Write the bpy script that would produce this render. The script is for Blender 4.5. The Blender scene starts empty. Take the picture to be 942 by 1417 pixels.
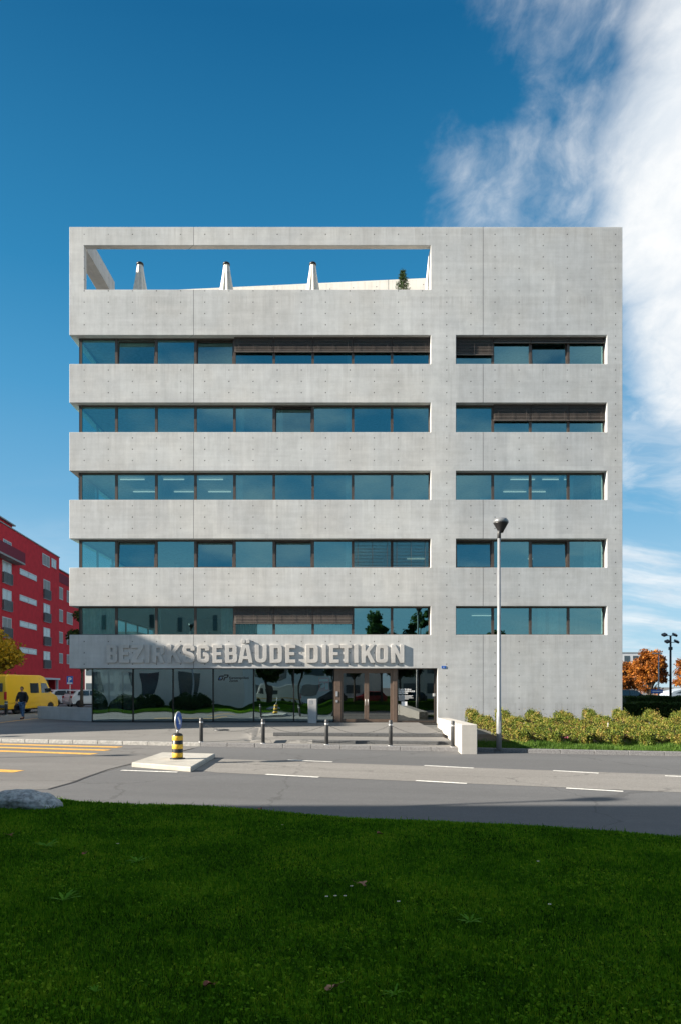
import bpy, bmesh, math, random
import numpy as np
from mathutils import Vector, Matrix
random.seed(7); RNG = np.random.default_rng(7)
PI = math.pi; R = math.radians
sc = bpy.context.scene
COL = sc.collection
F = 942.0; HX = 471.0; HY = 950.0; CAMZ = 1.8      # focal length, principal point and horizon of the photograph
FD = 33.6                                           # distance of the facade
ROADZ = -0.35; PAVZ = -0.22
SUN = Vector((1, 0.2, -0.42)).normalized()

def G(px, py, z=ROADZ):
    d = F * (CAMZ - z) / (py - HY)
    return ((px - HX) / F * d, d)
def FX(px): return (px - HX) * FD / F
def FZ(py): return CAMZ + (HY - py) * FD / F

# ------------------------------------------------------------------ materials
def nodes(name):
    m = bpy.data.materials.new(name); m.use_nodes = True
    nt = m.node_tree; b = nt.nodes['Principled BSDF']
    return m, nt, b
def N(nt, typ, **kw):
    n = nt.nodes.new(typ)
    for k, v in kw.items(): setattr(n, k, v)
    return n
def MATH(nt, op, a, b=None, c=None, clamp=False):
    n = nt.nodes.new('ShaderNodeMath'); n.operation = op; n.use_clamp = clamp
    for i, v in enumerate((a, b, c)):
        if v is None: continue
        if isinstance(v, (int, float)): n.inputs[i].default_value = v
        else: nt.links.new(v, n.inputs[i])
    return n.outputs[0]
def RAMP(nt, val, a, b, smooth=True):
    n = nt.nodes.new('ShaderNodeMapRange'); n.interpolation_type = 'SMOOTHSTEP' if smooth else 'LINEAR'
    n.inputs['From Min'].default_value = a; n.inputs['From Max'].default_value = b
    nt.links.new(val, n.inputs['Value']); return n.outputs['Result']
def MIXC(nt, fac, a, b, mode='MIX'):
    n = nt.nodes.new('ShaderNodeMix'); n.data_type = 'RGBA'; n.blend_type = mode
    for i, v in ((0, fac), (6, a), (7, b)):
        if isinstance(v, (int, float)): n.inputs[i].default_value = v
        elif isinstance(v, (tuple, list)): n.inputs[i].default_value = (*v[:3], 1)
        else: nt.links.new(v, n.inputs[i])
    return n.outputs[2]
def NOISE(nt, vec, scale, detail=4, rough=0.55, sx=(1, 1, 1), off=(0, 0, 0)):
    mp = nt.nodes.new('ShaderNodeMapping'); mp.inputs['Scale'].default_value = sx; mp.inputs['Location'].default_value = off
    nt.links.new(vec, mp.inputs['Vector'])
    n = nt.nodes.new('ShaderNodeTexNoise'); n.inputs['Scale'].default_value = scale
    n.inputs['Detail'].default_value = detail; n.inputs['Roughness'].default_value = rough
    nt.links.new(mp.outputs[0], n.inputs['Vector']); return n.outputs['Fac']
def BUMP(nt, b, h, strength=0.3, dist=0.02):
    n = nt.nodes.new('ShaderNodeBump'); n.inputs['Strength'].default_value = strength; n.inputs['Distance'].default_value = dist
    nt.links.new(h, n.inputs['Height']); nt.links.new(n.outputs[0], b.inputs['Normal'])
def OBJ(nt): return nt.nodes.new('ShaderNodeTexCoord').outputs['Object']
def GEO(nt): return nt.nodes.new('ShaderNodeNewGeometry').outputs['Position']

def plain(name, col, rough=0.6, metal=0.0, var=0.12, scale=6.0, spec=None, bump=0.0):
    m, nt, b = nodes(name)
    v = OBJ(nt)
    n = NOISE(nt, v, scale, 5, 0.6)
    f = RAMP(nt, n, 0.3, 0.7)
    c = MIXC(nt, f, tuple(x * (1 - var) for x in col), tuple(min(1, x * (1 + var)) for x in col))
    nt.links.new(c, b.inputs['Base Color'])
    b.inputs['Roughness'].default_value = rough; b.inputs['Metallic'].default_value = metal
    if spec is not None: b.inputs['Specular IOR Level'].default_value = spec
    if bump: BUMP(nt, b, n, bump, 0.01)
    return m
def emis(name, col, s):
    m, nt, b = nodes(name)
    b.inputs['Base Color'].default_value = (*col, 1); b.inputs['Emission Color'].default_value = (*col, 1)
    b.inputs['Emission Strength'].default_value = s
    return m

def concrete(name, col, facade=True, dark=0.14):
    m, nt, b = nodes(name)
    v = OBJ(nt)
    sep = nt.nodes.new('ShaderNodeSeparateXYZ'); nt.links.new(v, sep.inputs[0])
    X, Y, Z = sep.outputs
    big = RAMP(nt, NOISE(nt, v, 0.28, 3, 0.6), 0.3, 0.72)
    streak = RAMP(nt, NOISE(nt, v, 2.6, 5, 0.7, (1, 1, 0.10)), 0.3, 0.72)
    hs = RAMP(nt, NOISE(nt, v, 3.0, 5, 0.65, (0.10, 0.10, 1.6)), 0.3, 0.75)
    mott = RAMP(nt, NOISE(nt, v, 1.6, 6, 0.7), 0.3, 0.72)
    fine = RAMP(nt, NOISE(nt, v, 22, 4, 0.7), 0.25, 0.75)
    s = MATH(nt, 'MULTIPLY', big, 0.30)
    for k, w in ((streak, 0.26), (hs, 0.20), (mott, 0.26), (fine, 0.14)):
        s = MATH(nt, 'MULTIPLY_ADD', k, w, s)
    c = MIXC(nt, s, tuple(x * (1 - dark * 1.9) for x in col), tuple(x * (1 + dark * 1.5) for x in col))
    warm = RAMP(nt, NOISE(nt, v, 0.5, 3, 0.5, (1, 1, 1), (9, 3, 5)), 0.35, 0.7)
    c = MIXC(nt, MATH(nt, 'MULTIPLY', warm, 0.35), c, (1.06, 1.0, 0.93), 'MULTIPLY')
    if facade:
        U = MATH(nt, 'ADD', X, Y)
        # each shuttering panel came out in a slightly different tone
        pu = MATH(nt, 'FLOOR', MATH(nt, 'DIVIDE', MATH(nt, 'SUBTRACT', U, FX(99.9)), 2 * 33.4 * FD / F)); pv = MATH(nt, 'FLOOR', MATH(nt, 'DIVIDE', MATH(nt, 'SUBTRACT', Z, FZ(410)), 47 * FD / F))
        pc = nt.nodes.new('ShaderNodeCombineXYZ'); nt.links.new(pu, pc.inputs[0]); nt.links.new(pv, pc.inputs[1])
        pw = nt.nodes.new('ShaderNodeTexWhiteNoise'); nt.links.new(pc.outputs[0], pw.inputs['Vector'])
        c = MIXC(nt, pw.outputs['Value'], MIXC(nt, 1.0, c, (0.955, 0.955, 0.96), 'MULTIPLY'), MIXC(nt, 1.0, c, (1.035, 1.035, 1.03), 'MULTIPLY'))
        stain = MATH(nt, 'MULTIPLY', RAMP(nt, NOISE(nt, v, 0.9, 7, 0.72, (1, 1, .7), (7, 7, 1)), 0.52, 0.70), 0.22)
        c = MIXC(nt, stain, c, tuple(x * .66 for x in col))
        def cell(val, x0, sp):
            a = MATH(nt, 'DIVIDE', MATH(nt, 'SUBTRACT', val, x0), sp)
            a = MATH(nt, 'SUBTRACT', a, MATH(nt, 'ROUND', a)); return MATH(nt, 'MULTIPLY', a, sp)
        dx = cell(U, FX(116.6), 33.4 * FD / F); dz = cell(Z, FZ(323.8), 15.67 * FD / F)
        rr = MATH(nt, 'SQRT', MATH(nt, 'ADD', MATH(nt, 'MULTIPLY', dx, dx), MATH(nt, 'MULTIPLY', dz, dz)))
        nrm = nt.nodes.new('ShaderNodeSeparateXYZ'); nt.links.new(nt.nodes.new('ShaderNodeNewGeometry').outputs['Normal'], nrm.inputs[0])
        upr = MATH(nt, 'LESS_THAN', MATH(nt, 'ABSOLUTE', nrm.outputs[2]), 0.5)
        hole = MATH(nt, 'MULTIPLY', MATH(nt, 'LESS_THAN', rr, 0.028), upr)
        # streak of wet cement around each tie hole
        rim = MATH(nt, 'MULTIPLY', MATH(nt, 'SUBTRACT', 1.0, RAMP(nt, rr, 0.02, 0.10)), upr)
        c = MIXC(nt, MATH(nt, 'MULTIPLY', rim, 0.05), c, tuple(x * 0.6 for x in col))
        hc = nt.nodes.new('ShaderNodeCombineXYZ'); nt.links.new(MATH(nt, 'SUBTRACT', U, dx), hc.inputs[0]); nt.links.new(MATH(nt, 'SUBTRACT', Z, dz), hc.inputs[1])
        hn = nt.nodes.new('ShaderNodeTexWhiteNoise'); nt.links.new(hc.outputs[0], hn.inputs['Vector'])
        c = MIXC(nt, MATH(nt, 'MULTIPLY', hole, MATH(nt, 'MULTIPLY_ADD', hn.outputs['Value'], 0.5, 0.55, True)), c, (0.008, 0.008, 0.009))
        # construction joints
        for xj in (268, 668):
            j = MATH(nt, 'LESS_THAN', MATH(nt, 'ABSOLUTE', MATH(nt, 'SUBTRACT', U, FX(xj))), 0.017)
            c = MIXC(nt, MATH(nt, 'MULTIPLY', j, 0.72), c, (0.10, 0.10, 0.105))
        # pour lines at every storey
        pz = MATH(nt, 'ABSOLUTE', MATH(nt, 'ADD', cell(Z, FZ(410), 94 * FD / F), MATH(nt, 'MULTIPLY', MATH(nt, 'SUBTRACT', mott, 0.5), 0.03)))
        pl = MATH(nt, 'LESS_THAN', pz, 0.010)
        c = MIXC(nt, MATH(nt, 'MULTIPLY', pl, 0.16), c, (0.6, 0.58, 0.54))
        # dirt running down from the sills
        run = RAMP(nt, NOISE(nt, v, 5.0, 4, 0.7, (1, 1, 0.03)), 0.52, 0.75)
        c = MIXC(nt, MATH(nt, 'MULTIPLY', run, 0.14), c, (0.22, 0.21, 0.20))
        # rain streaks below every sill
        fz = MATH(nt, 'FRACT', MATH(nt, 'DIVIDE', MATH(nt, 'SUBTRACT', FZ(503.3) + 94 * FD / F * 4, Z), 94 * FD / F))
        drip = MATH(nt, 'MULTIPLY', RAMP(nt, fz, 0.34, 0.0), RAMP(nt, NOISE(nt, v, 7.0, 4, 0.75, (1, 1, 0.02), (2, 5, 0)), 0.45, 0.72))
        c = MIXC(nt, MATH(nt, 'MULTIPLY', drip, 0.26), c, (0.20, 0.185, 0.165))
        # smooth fade to a darker, cooler grey towards the right
        rightward = RAMP(nt, X, FX(560), FX(690))
        c = MIXC(nt, MATH(nt, 'MULTIPLY', rightward, 1.0), c, (0.85, 0.87, 0.895), 'MULTIPLY')
    nt.links.new(c, b.inputs['Base Color'])
    b.inputs['Roughness'].default_value = 0.85; b.inputs['Specular IOR Level'].default_value = 0.25
    BUMP(nt, b, MATH(nt, 'ADD', fine, mott), 0.12, 0.006)
    return m

def asphalt(name, col, grain=45, spots=0.25, patch=0.15, crack=True):
    m, nt, b = nodes(name)
    v = GEO(nt)
    g = NOISE(nt, v, grain, 3, 0.8)
    big = RAMP(nt, NOISE(nt, v, 0.35, 5, 0.65, (0.5, 1.4, 1)), 0.3, 0.7)
    g2 = RAMP(nt, g, 0.3, 0.7)
    c = MIXC(nt, g2, tuple(x * (1 - spots) for x in col), tuple(x * (1 + spots) for x in col))
    c = MIXC(nt, MATH(nt, 'MULTIPLY', big, patch * 2), c, tuple(x * 0.7 for x in col))
    st = RAMP(nt, NOISE(nt, v, 1.7, 5, 0.7, (1, 1, 1), (4, 8, 2)), 0.58, 0.72)
    c = MIXC(nt, MATH(nt, 'MULTIPLY', st, 0.22), c, tuple(x * 0.55 for x in col))
    # tyre lanes along the road
    mr = nt.nodes.new('ShaderNodeMapping'); mr.inputs['Rotation'].default_value = (0, 0, 0.2186); nt.links.new(v, mr.inputs['Vector'])
    ln = RAMP(nt, NOISE(nt, mr.outputs[0], 1.0, 4, 0.6, (0.05, 1.1, 1)), 0.35, 0.68)
    c = MIXC(nt, MATH(nt, 'MULTIPLY', ln, 0.30), c, tuple(x * 0.62 for x in col))
    pt_ = RAMP(nt, NOISE(nt, v, 5.0, 5, 0.75, (1, 1, 1), (3, 3, 3)), 0.50, 0.75)
    c = MIXC(nt, MATH(nt, 'MULTIPLY', pt_, 0.22), c, tuple(min(1, x * 1.45) for x in col))
    if crack:
        vo = nt.nodes.new('ShaderNodeTexVoronoi'); vo.feature = 'DISTANCE_TO_EDGE'; vo.inputs['Scale'].default_value = 0.16
        dn = nt.nodes.new('ShaderNodeTexNoise'); dn.inputs['Scale'].default_value = 1.2; dn.inputs['Detail'].default_value = 6
        nt.links.new(v, dn.inputs['Vector'])
        ad = nt.nodes.new('ShaderNodeVectorMath'); ad.operation = 'MULTIPLY_ADD'; ad.inputs[1].default_value = (1.3, 1.3, 0)
        nt.links.new(dn.outputs['Color'], ad.inputs[0]); nt.links.new(v, ad.inputs[2]); nt.links.new(ad.outputs[0], vo.inputs['Vector'])
        cr = MATH(nt, 'LESS_THAN', vo.outputs['Distance'], 0.004)
        c = MIXC(nt, MATH(nt, 'MULTIPLY', cr, 0.35), c, (0.04, 0.04, 0.04))
    nt.links.new(c, b.inputs['Base Color'])
    b.inputs['Roughness'].default_value = 0.85; b.inputs['Specular IOR Level'].default_value = 0.3
    BUMP(nt, b, g, 0.3, 0.006)
    return m

def leafmat(name, cols, rough=0.55, trans=0.35, spec=0.22, nsc=1.3, nw=0.3, low=0.0):
    m, nt, b = nodes(name)
    g = nt.nodes.new('ShaderNodeNewGeometry')
    n = RAMP(nt, NOISE(nt, g.outputs['Position'], nsc, 3, 0.6), 0.33, 0.67)
    f = MATH(nt, 'ADD', MATH(nt, 'MULTIPLY', g.outputs['Random Per Island'], 1 - nw), MATH(nt, 'MULTIPLY', n, nw))
    if low:
        nl = RAMP(nt, NOISE(nt, g.outputs['Position'], 0.9, 5, 0.65), 0.32, 0.68)
        f = MATH(nt, 'ADD', f, MATH(nt, 'MULTIPLY', MATH(nt, 'SUBTRACT', nl, 0.42), low), None, True)
    cr = nt.nodes.new('ShaderNodeValToRGB'); el = cr.color_ramp.elements
    while len(el) < len(cols): el.new(0.5)
    for i, c in enumerate(cols):
        el[i].position = i / (len(cols) - 1); el[i].color = (*c, 1)
    nt.links.new(f, cr.inputs[0]); nt.links.new(cr.outputs[0], b.inputs['Base Color'])
    b.inputs['Roughness'].default_value = rough; b.inputs['Specular IOR Level'].default_value = spec
    t = nt.nodes.new('ShaderNodeBsdfTranslucent'); nt.links.new(cr.outputs[0], t.inputs[0])
    mx = nt.nodes.new('ShaderNodeMixShader'); mx.inputs[0].default_value = trans
    nt.links.new(b.outputs[0], mx.inputs[1]); nt.links.new(t.outputs[0], mx.inputs[2])
    nt.links.new(mx.outputs[0], nt.nodes['Material Output'].inputs[0])
    return m

def glassmat(name, tint, refl, base, wave=0.0, wscale=0.5, dist=0.02, wsx=(1, 1, 1)):
    m, nt, b = nodes(name); nt.nodes.remove(b)
    tr = nt.nodes.new('ShaderNodeBsdfTransparent'); tr.inputs[0].default_value = (*tint, 1)
    gl = nt.nodes.new('ShaderNodeBsdfGlossy'); gl.inputs['Roughness'].default_value = 0.0; gl.inputs[0].default_value = (*refl, 1)
    fr = nt.nodes.new('ShaderNodeFresnel'); fr.inputs[0].default_value = 1.5
    fac = MATH(nt, 'MULTIPLY_ADD', fr.outputs[0], 1 - base, base, True)
    if wave:
        n = NOISE(nt, OBJ(nt), wscale, 1.0, 0.4, wsx)
        bp = nt.nodes.new('ShaderNodeBump'); bp.inputs['Strength'].default_value = wave; bp.inputs['Distance'].default_value = dist
        nt.links.new(n, bp.inputs['Height']); nt.links.new(bp.outputs[0], gl.inputs['Normal'])
    mx = nt.nodes.new('ShaderNodeMixShader'); nt.links.new(fac, mx.inputs[0])
    nt.links.new(tr.outputs[0], mx.inputs[1]); nt.links.new(gl.outputs[0], mx.inputs[2])
    nt.links.new(mx.outputs[0], nt.nodes['Material Output'].inputs[0])
    return m

M = {}
M['concrete'] = concrete('concrete', (0.505, 0.510, 0.508))
M['letter'] = concrete('letter_concrete', (0.49, 0.48, 0.465), False)
M['palewall'] = concrete('pale_concrete', (0.47, 0.455, 0.43), False, 0.08)
M['lowwall'] = concrete('low_wall_concrete', (0.42, 0.42, 0.42), False)
M['island'] = concrete('island_concrete', (0.38, 0.37, 0.34), False, 0.22)
M['terrace'] = concrete('terrace_wall', (0.70, 0.68, 0.63), True, 0.08)
M['asphalt'] = asphalt('asphalt_dark', (0.120, 0.122, 0.126))
M['asphalt_old'] = asphalt('asphalt_old', (0.172, 0.168, 0.163), patch=0.3)
M['asphalt_pale'] = asphalt('asphalt_pale', (0.228, 0.218, 0.204), spots=0.35)
M['pavement'] = asphalt('pavement', (0.212, 0.206, 0.196), patch=0.3)
M['ground'] = asphalt('ground', (0.13, 0.13, 0.125), 25)
M['granite'] = plain('granite', (0.16, 0.16, 0.165), 0.8, var=0.4, scale=40, bump=0.4)
M['granite_shaded'] = plain('granite_shaded', (0.085, 0.088, 0.092), 0.8, var=0.4, scale=40, bump=0.4)  # granite copy with the shade of the step risers put into its colour
M['kerbpale'] = plain('kerb_pale', (0.31, 0.305, 0.29), 0.8, var=0.25, scale=12)
M['white_line'] = plain('road_paint_white', (0.72, 0.71, 0.67), 0.7, var=0.25, scale=14)
M['yellow_line'] = plain('road_paint_yellow', (0.66, 0.36, 0.07), 0.7, var=0.25, scale=9)
M['seam'] = plain('tar_seam', (0.035, 0.034, 0.033), 0.6)
M['soil'] = plain('soil', (0.07, 0.05, 0.035), 0.95, var=0.4, scale=9, bump=0.6)
M['lawn'] = plain('lawn_base', (0.018, 0.045, 0.004), 1.0, spec=0.0, var=0.5, scale=3, bump=0.5)
M['frame'] = plain('bronze_frame', (0.085, 0.066, 0.056), 0.45, 0.3, var=0.1)
M['frame_light'] = plain('entrance_bronze', (0.15, 0.105, 0.08), 0.45, 0.3, var=0.1)
M['black_frame'] = plain('black_frame', (0.018, 0.017, 0.017), 0.4, 0.2)
M['slat'] = plain('blind_slat', (0.13, 0.108, 0.095), 0.5, 0.3, var=0.1)
M['glass'] = glassmat('window_glass', (0.40, 0.66, 0.66), (0.50, 0.93, 0.95), 0.27, 0.06, 0.55)
M['shopglass'] = glassmat('shopfront_glass', (0.36, 0.46, 0.48), (0.74, 0.95, 1.0), 0.42, 0.85, 0.62, 0.022, (1, 1, 0.6))
M['doorglass'] = glassmat('door_glass', (0.40, 0.45, 0.44), (0.85, 0.92, 0.93), 0.20, 0.03, 0.5)
M['inwall'] = plain('interior_wall', (0.30, 0.32, 0.32), 0.9)
M['darkwall'] = plain('interior_dark', (0.16, 0.17, 0.175), 0.9)
M['ceil'] = plain('interior_ceiling', (0.50, 0.50, 0.48), 0.9)
M['infloor'] = plain('interior_floor', (0.10, 0.10, 0.10), 0.6)
M['curtain'] = plain('curtain', (0.55, 0.58, 0.55), 0.9)
M['lamp_on'] = emis('ceiling_tube', (1.0, 0.90, 0.74), 0.26)
M['lamp_off'] = plain('ceiling_fixture', (0.7, 0.7, 0.68), 0.6)
M['roof'] = plain('roof_gravel', (0.28, 0.27, 0.25), 0.95, var=0.3, scale=20)
M['fabric'] = plain('parasol_fabric', (0.72, 0.69, 0.63), 0.85, var=0.07, scale=5)
M['black'] = plain('black_plastic', (0.012, 0.012, 0.013), 0.4)
M['darkgrey'] = plain('dark_grey_paint', (0.06, 0.062, 0.065), 0.45)
M['bollard'] = plain('bollard_grey', (0.075, 0.078, 0.082), 0.5, 0.4)
M['steel'] = plain('galvanised_steel', (0.46, 0.47, 0.48), 0.45, 0.6, var=0.15, scale=8)
M['hood'] = plain('lamp_hood_grey', (0.20, 0.21, 0.22), 0.35, 0.3)
M['polewhite'] = plain('pole_aluminium', (0.27, 0.285, 0.30), 0.5, 0.3, var=0.08, scale=4)
M['white'] = plain('white_paint', (0.78, 0.78, 0.77), 0.4, var=0.04)
M['signblue'] = plain('sign_blue', (0.012, 0.10, 0.42), 0.35, var=0.05)
M['signwhite'] = plain('sign_white', (0.8, 0.8, 0.8), 0.4, var=0.03)
M['yellowband'] = plain('yellow_band', (0.72, 0.42, 0.03), 0.6, var=0.25, scale=14)
M['orange'] = plain('orange_plastic', (0.75, 0.17, 0.02), 0.5)
M['red'] = plain('red_render', (0.52, 0.034, 0.046), 0.85, var=0.10, scale=1.5, spec=0.1)
M['redposter'] = plain('red_poster', (0.80, 0.05, 0.04), 0.5)
M['redlamp'] = plain('rear_lamp_red', (0.45, 0.01, 0.012), 0.2)
M['vanyellow'] = plain('van_yellow', (0.72, 0.42, 0.008), 0.3, var=0.03, scale=2)
M['carwhite'] = plain('car_white', (0.66, 0.67, 0.68), 0.25, var=0.03, scale=2)
M['buspaint'] = plain('bus_paint', (0.30, 0.36, 0.42), 0.5, var=0.05)
M['carblue'] = plain('car_blue', (0.10, 0.19, 0.30), 0.25, var=0.05, scale=2)
M['cardark'] = plain('car_dark', (0.03, 0.032, 0.04), 0.25, var=0.05, scale=2)
M['carred'] = plain('car_red', (0.35, 0.02, 0.02), 0.25, var=0.05, scale=2)
M['carglass'] = plain('car_glass', (0.02, 0.03, 0.035), 0.05, spec=0.9)
M['tyre'] = plain('tyre', (0.015, 0.015, 0.015), 0.85)
M['rim'] = plain('wheel_rim', (0.35, 0.35, 0.36), 0.35, 0.8)
M['lampglass'] = plain('lamp_diffuser', (0.55, 0.55, 0.52), 0.25, var=0.05)
M['bark'] = plain('bark', (0.085, 0.068, 0.052), 0.95, var=0.4, scale=14, bump=0.6)
M['leaf_green'] = leafmat('leaf_green', [(0.018, 0.045, 0.010), (0.04, 0.085, 0.016), (0.075, 0.12, 0.025)])
M['leaf_dark'] = leafmat('leaf_dark', [(0.018, 0.035, 0.010), (0.035, 0.06, 0.015), (0.06, 0.075, 0.02)])
M['leaf_yellow'] = leafmat('leaf_yellow', [(0.12, 0.12, 0.015), (0.36, 0.24, 0.015), (0.62, 0.36, 0.02)])
M['leaf_orange'] = leafmat('leaf_orange', [(0.045, 0.030, 0.010), (0.17, 0.060, 0.014), (0.40, 0.13, 0.020), (0.50, 0.25, 0.035)], nsc=.8, nw=.5)
M['leaf_hedge'] = leafmat('leaf_hedge', [(0.022, 0.045, 0.008), (0.060, 0.100, 0.012), (0.14, 0.165, 0.022), (0.25, 0.20, 0.045), (0.20, 0.09, 0.05)], trans=0.15, nsc=2.4, nw=0.5)
M['leaf_core'] = plain('hedge_twigs', (0.022, 0.020, 0.012), 1.0, var=.5, scale=20, spec=0)
M['leaf_box'] = leafmat('leaf_clipped_hedge', [(0.025, 0.055, 0.010), (0.045, 0.085, 0.015), (0.08, 0.11, 0.025)])
M['needle'] = leafmat('needles', [(0.02, 0.045, 0.018), (0.035, 0.07, 0.02), (0.06, 0.10, 0.03)])
M['grass'] = leafmat('grass_blade', [(0.022, 0.070, 0.003), (0.060, 0.17, 0.005), (0.12, 0.28, 0.010), (0.25, 0.38, 0.020)], trans=0.4, spec=0.08, rough=0.8, nsc=14, nw=0.45, low=0.45)
M['grass_verge'] = leafmat('verge_grass', [(0.04, 0.09, 0.012), (0.07, 0.15, 0.018), (0.13, 0.21, 0.03)], trans=0.35)
M['weed'] = leafmat('weed_leaf', [(0.10, 0.26, 0.02), (0.16, 0.36, 0.03)], spec=0.05, trans=0.4)
M['petal'] = plain('daisy_petal', (0.8, 0.8, 0.78), 0.6, var=0.02)
M['pink'] = plain('pink_petal', (0.55, 0.12, 0.22), 0.6)
M['deadleaf'] = plain('dead_leaf', (0.22, 0.07, 0.035), 0.8, var=0.4, scale=30)
M['deadleaf2'] = plain('dead_leaf_pale', (0.32, 0.16, 0.09), 0.8, var=0.35, scale=30)
M['stone'] = plain('boulder', (0.30, 0.31, 0.31), 0.9, var=0.45, scale=14, bump=0.9)
M['skin'] = plain('skin', (0.45, 0.25, 0.17), 0.6, var=0.05)
M['jacket'] = plain('jacket_cloth', (0.010, 0.011, 0.014), 0.8, var=0.3)
M['jeans'] = plain('jeans_denim', (0.05, 0.11, 0.21), 0.9, var=0.35, scale=12)
M['shoe'] = plain('shoe_leather', (0.10, 0.035, 0.02), 0.6)
M['hair'] = plain('hair', (0.015, 0.010, 0.008), 0.8)
M['farwall'] = plain('far_building_wall', (0.50, 0.52, 0.54), 0.8, var=0.05, scale=0.3)
M['cream'] = plain('cream_render', (0.62, 0.61, 0.58), 0.9, var=0.06, scale=0.5)
M['winglass'] = plain('far_window', (0.06, 0.085, 0.10), 0.1, spec=0.8)
M['shutter'] = plain('grey_shutter', (0.20, 0.22, 0.22), 0.6, var=0.1)
M['winlight'] = plain('pale_window_curtain', (0.40, 0.47, 0.47), 0.25, var=0.1, spec=0.8)
M['balustrade'] = plain('balustrade_dark_red', (0.17, 0.03, 0.05), 0.8, spec=0.1)
M['railing'] = plain('railing_grey', (0.12, 0.13, 0.14), 0.5, 0.3)

# ------------------------------------------------------------------ mesh helpers
class MB:
    def __init__(s): s.v = []; s.f = []; s.sm = []
    def add(s, vs, fs, smooth=False):
        o = len(s.v); s.v += [tuple(p) for p in vs]; s.f += [tuple(i + o for i in f) for f in fs]; s.sm += [smooth] * len(fs); return s
    def box(s, x0, y0, z0, x1, y1, z1, M4=None):
        vs = [(x0, y0, z0), (x1, y0, z0), (x1, y1, z0), (x0, y1, z0), (x0, y0, z1), (x1, y0, z1), (x1, y1, z1), (x0, y1, z1)]
        if M4 is not None: vs = [M4 @ Vector(p) for p in vs]
        return s.add(vs, [(0, 3, 2, 1), (4, 5, 6, 7), (0, 1, 5, 4), (1, 2, 6, 5), (2, 3, 7, 6), (3, 0, 4, 7)])
    def prism(s, pts, a, b, axis='z'):
        def P(p, t):
            return (p[0], p[1], t) if axis == 'z' else ((p[0], t, p[1]) if axis == 'y' else (t, p[0], p[1]))
        n = len(pts); vs = [P(p, a) for p in pts] + [P(p, b) for p in pts]
        fs = [tuple(range(n))[::-1], tuple(range(n, 2 * n))] + [(i, (i + 1) % n, n + (i + 1) % n, n + i) for i in range(n)]
        return s.add(vs, fs)
    def lathe(s, prof, seg=20, M4=None, smooth=True, squash=None):
        vs = []; n = len(prof)
        for k in range(seg):
            a = 2 * PI * k / seg
            q = squash(a) if squash else 1
            for (r, z) in prof: vs.append((r * q * math.cos(a), r * q * math.sin(a), z))
        if M4 is not None: vs = [M4 @ Vector(p) for p in vs]
        fs = []
        for k in range(seg):
            k2 = (k + 1) % seg
            for i in range(n - 1): fs.append((k * n + i, k2 * n + i, k2 * n + i + 1, k * n + i + 1))
        o = len(s.v); s.add(vs, fs, smooth)
        if prof[0][0] > 1e-5: s.f.append(tuple(o + k * n for k in range(seg))[::-1]); s.sm.append(False)
        if prof[-1][0] > 1e-5: s.f.append(tuple(o + k * n + n - 1 for k in range(seg))); s.sm.append(False)
        return s
    def tube(s, pts, rads, seg=8, smooth=True, cap=True):
        pts = [Vector(p) for p in pts]
        if isinstance(rads, (int, float)): rads = [rads] * len(pts)
        rings = []; ref = Vector((0, 0, 1))
        for i, p in enumerate(pts):
            t = (pts[min(i + 1, len(pts) - 1)] - pts[max(i - 1, 0)]).normalized()
            if abs(t.dot(ref)) > 0.95: ref = Vector((1, 0, 0)) if abs(t.x) < 0.9 else Vector((0, 1, 0))
            u = t.cross(ref).normalized(); w = t.cross(u).normalized()
            rings.append([p + (u * math.cos(2 * PI * k / seg) + w * math.sin(2 * PI * k / seg)) * rads[i] for k in range(seg)])
        vs = [q for r in rings for q in r]; fs = []
        for i in range(len(pts) - 1):
            for k in range(seg):
                k2 = (k + 1) % seg
                fs.append((i * seg + k, i * seg + k2, (i + 1) * seg + k2, (i + 1) * seg + k))
        o = len(s.v); s.add(vs, fs, smooth)
        if cap:
            s.f.append(tuple(o + k for k in range(seg))[::-1]); s.sm.append(False)
            s.f.append(tuple(o + (len(pts) - 1) * seg + k for k in range(seg))); s.sm.append(False)
        return s
    def build(s, name, mat, parent=None, bevel=0, recalc=True, seg=1):
        me = bpy.data.meshes.new(name); me.from_pydata(s.v, [], s.f); me.polygons.foreach_set('use_smooth', s.sm)
        if recalc or bevel:
            bm = bmesh.new(); bm.from_mesh(me); bmesh.ops.recalc_face_normals(bm, faces=bm.faces[:])
            bm.to_mesh(me); bm.free()
        me.materials.append(mat)
        o = bpy.data.objects.new(name, me); COL.objects.link(o)
        if parent is not None: o.parent = parent
        if bevel:
            md = o.modifiers.new('edge', 'BEVEL'); md.width = bevel; md.segments = seg; md.limit_method = 'ANGLE'; md.angle_limit = R(40)
        return o
def tag(o, label=None, cat=None, group=None, kind=None):
    if label: o['label'] = label
    if cat: o['category'] = cat
    if group: o['group'] = group
    if kind: o['kind'] = kind
    return o
def empty(name, loc=(0, 0, 0), rz=0, label=None, cat=None, group=None):
    o = bpy.data.objects.new(name, None); COL.objects.link(o); o.location = loc; o.rotation_euler = (0, 0, rz)
    o.empty_display_size = 0.2
    return tag(o, label, cat, group)
CH = {}
def kids(o): return [c for c in COL.objects if c.parent == o]
def copy_tree(o, loc=None, rz=None, label=None, sc_=None, parent=None):
    c = o.copy(); COL.objects.link(c)
    if parent is not None: c.parent = parent
    if loc is not None: c.location = loc
    if rz is not None: c.rotation_euler = (0, 0, rz)
    if label: c['label'] = label
    if sc_: c.scale = (sc_, sc_, sc_) if isinstance(sc_, (int, float)) else sc_
    for ch in kids(o): copy_tree(ch, parent=c)
    return c
def structure(o): o['kind'] = 'structure'; return o

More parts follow.
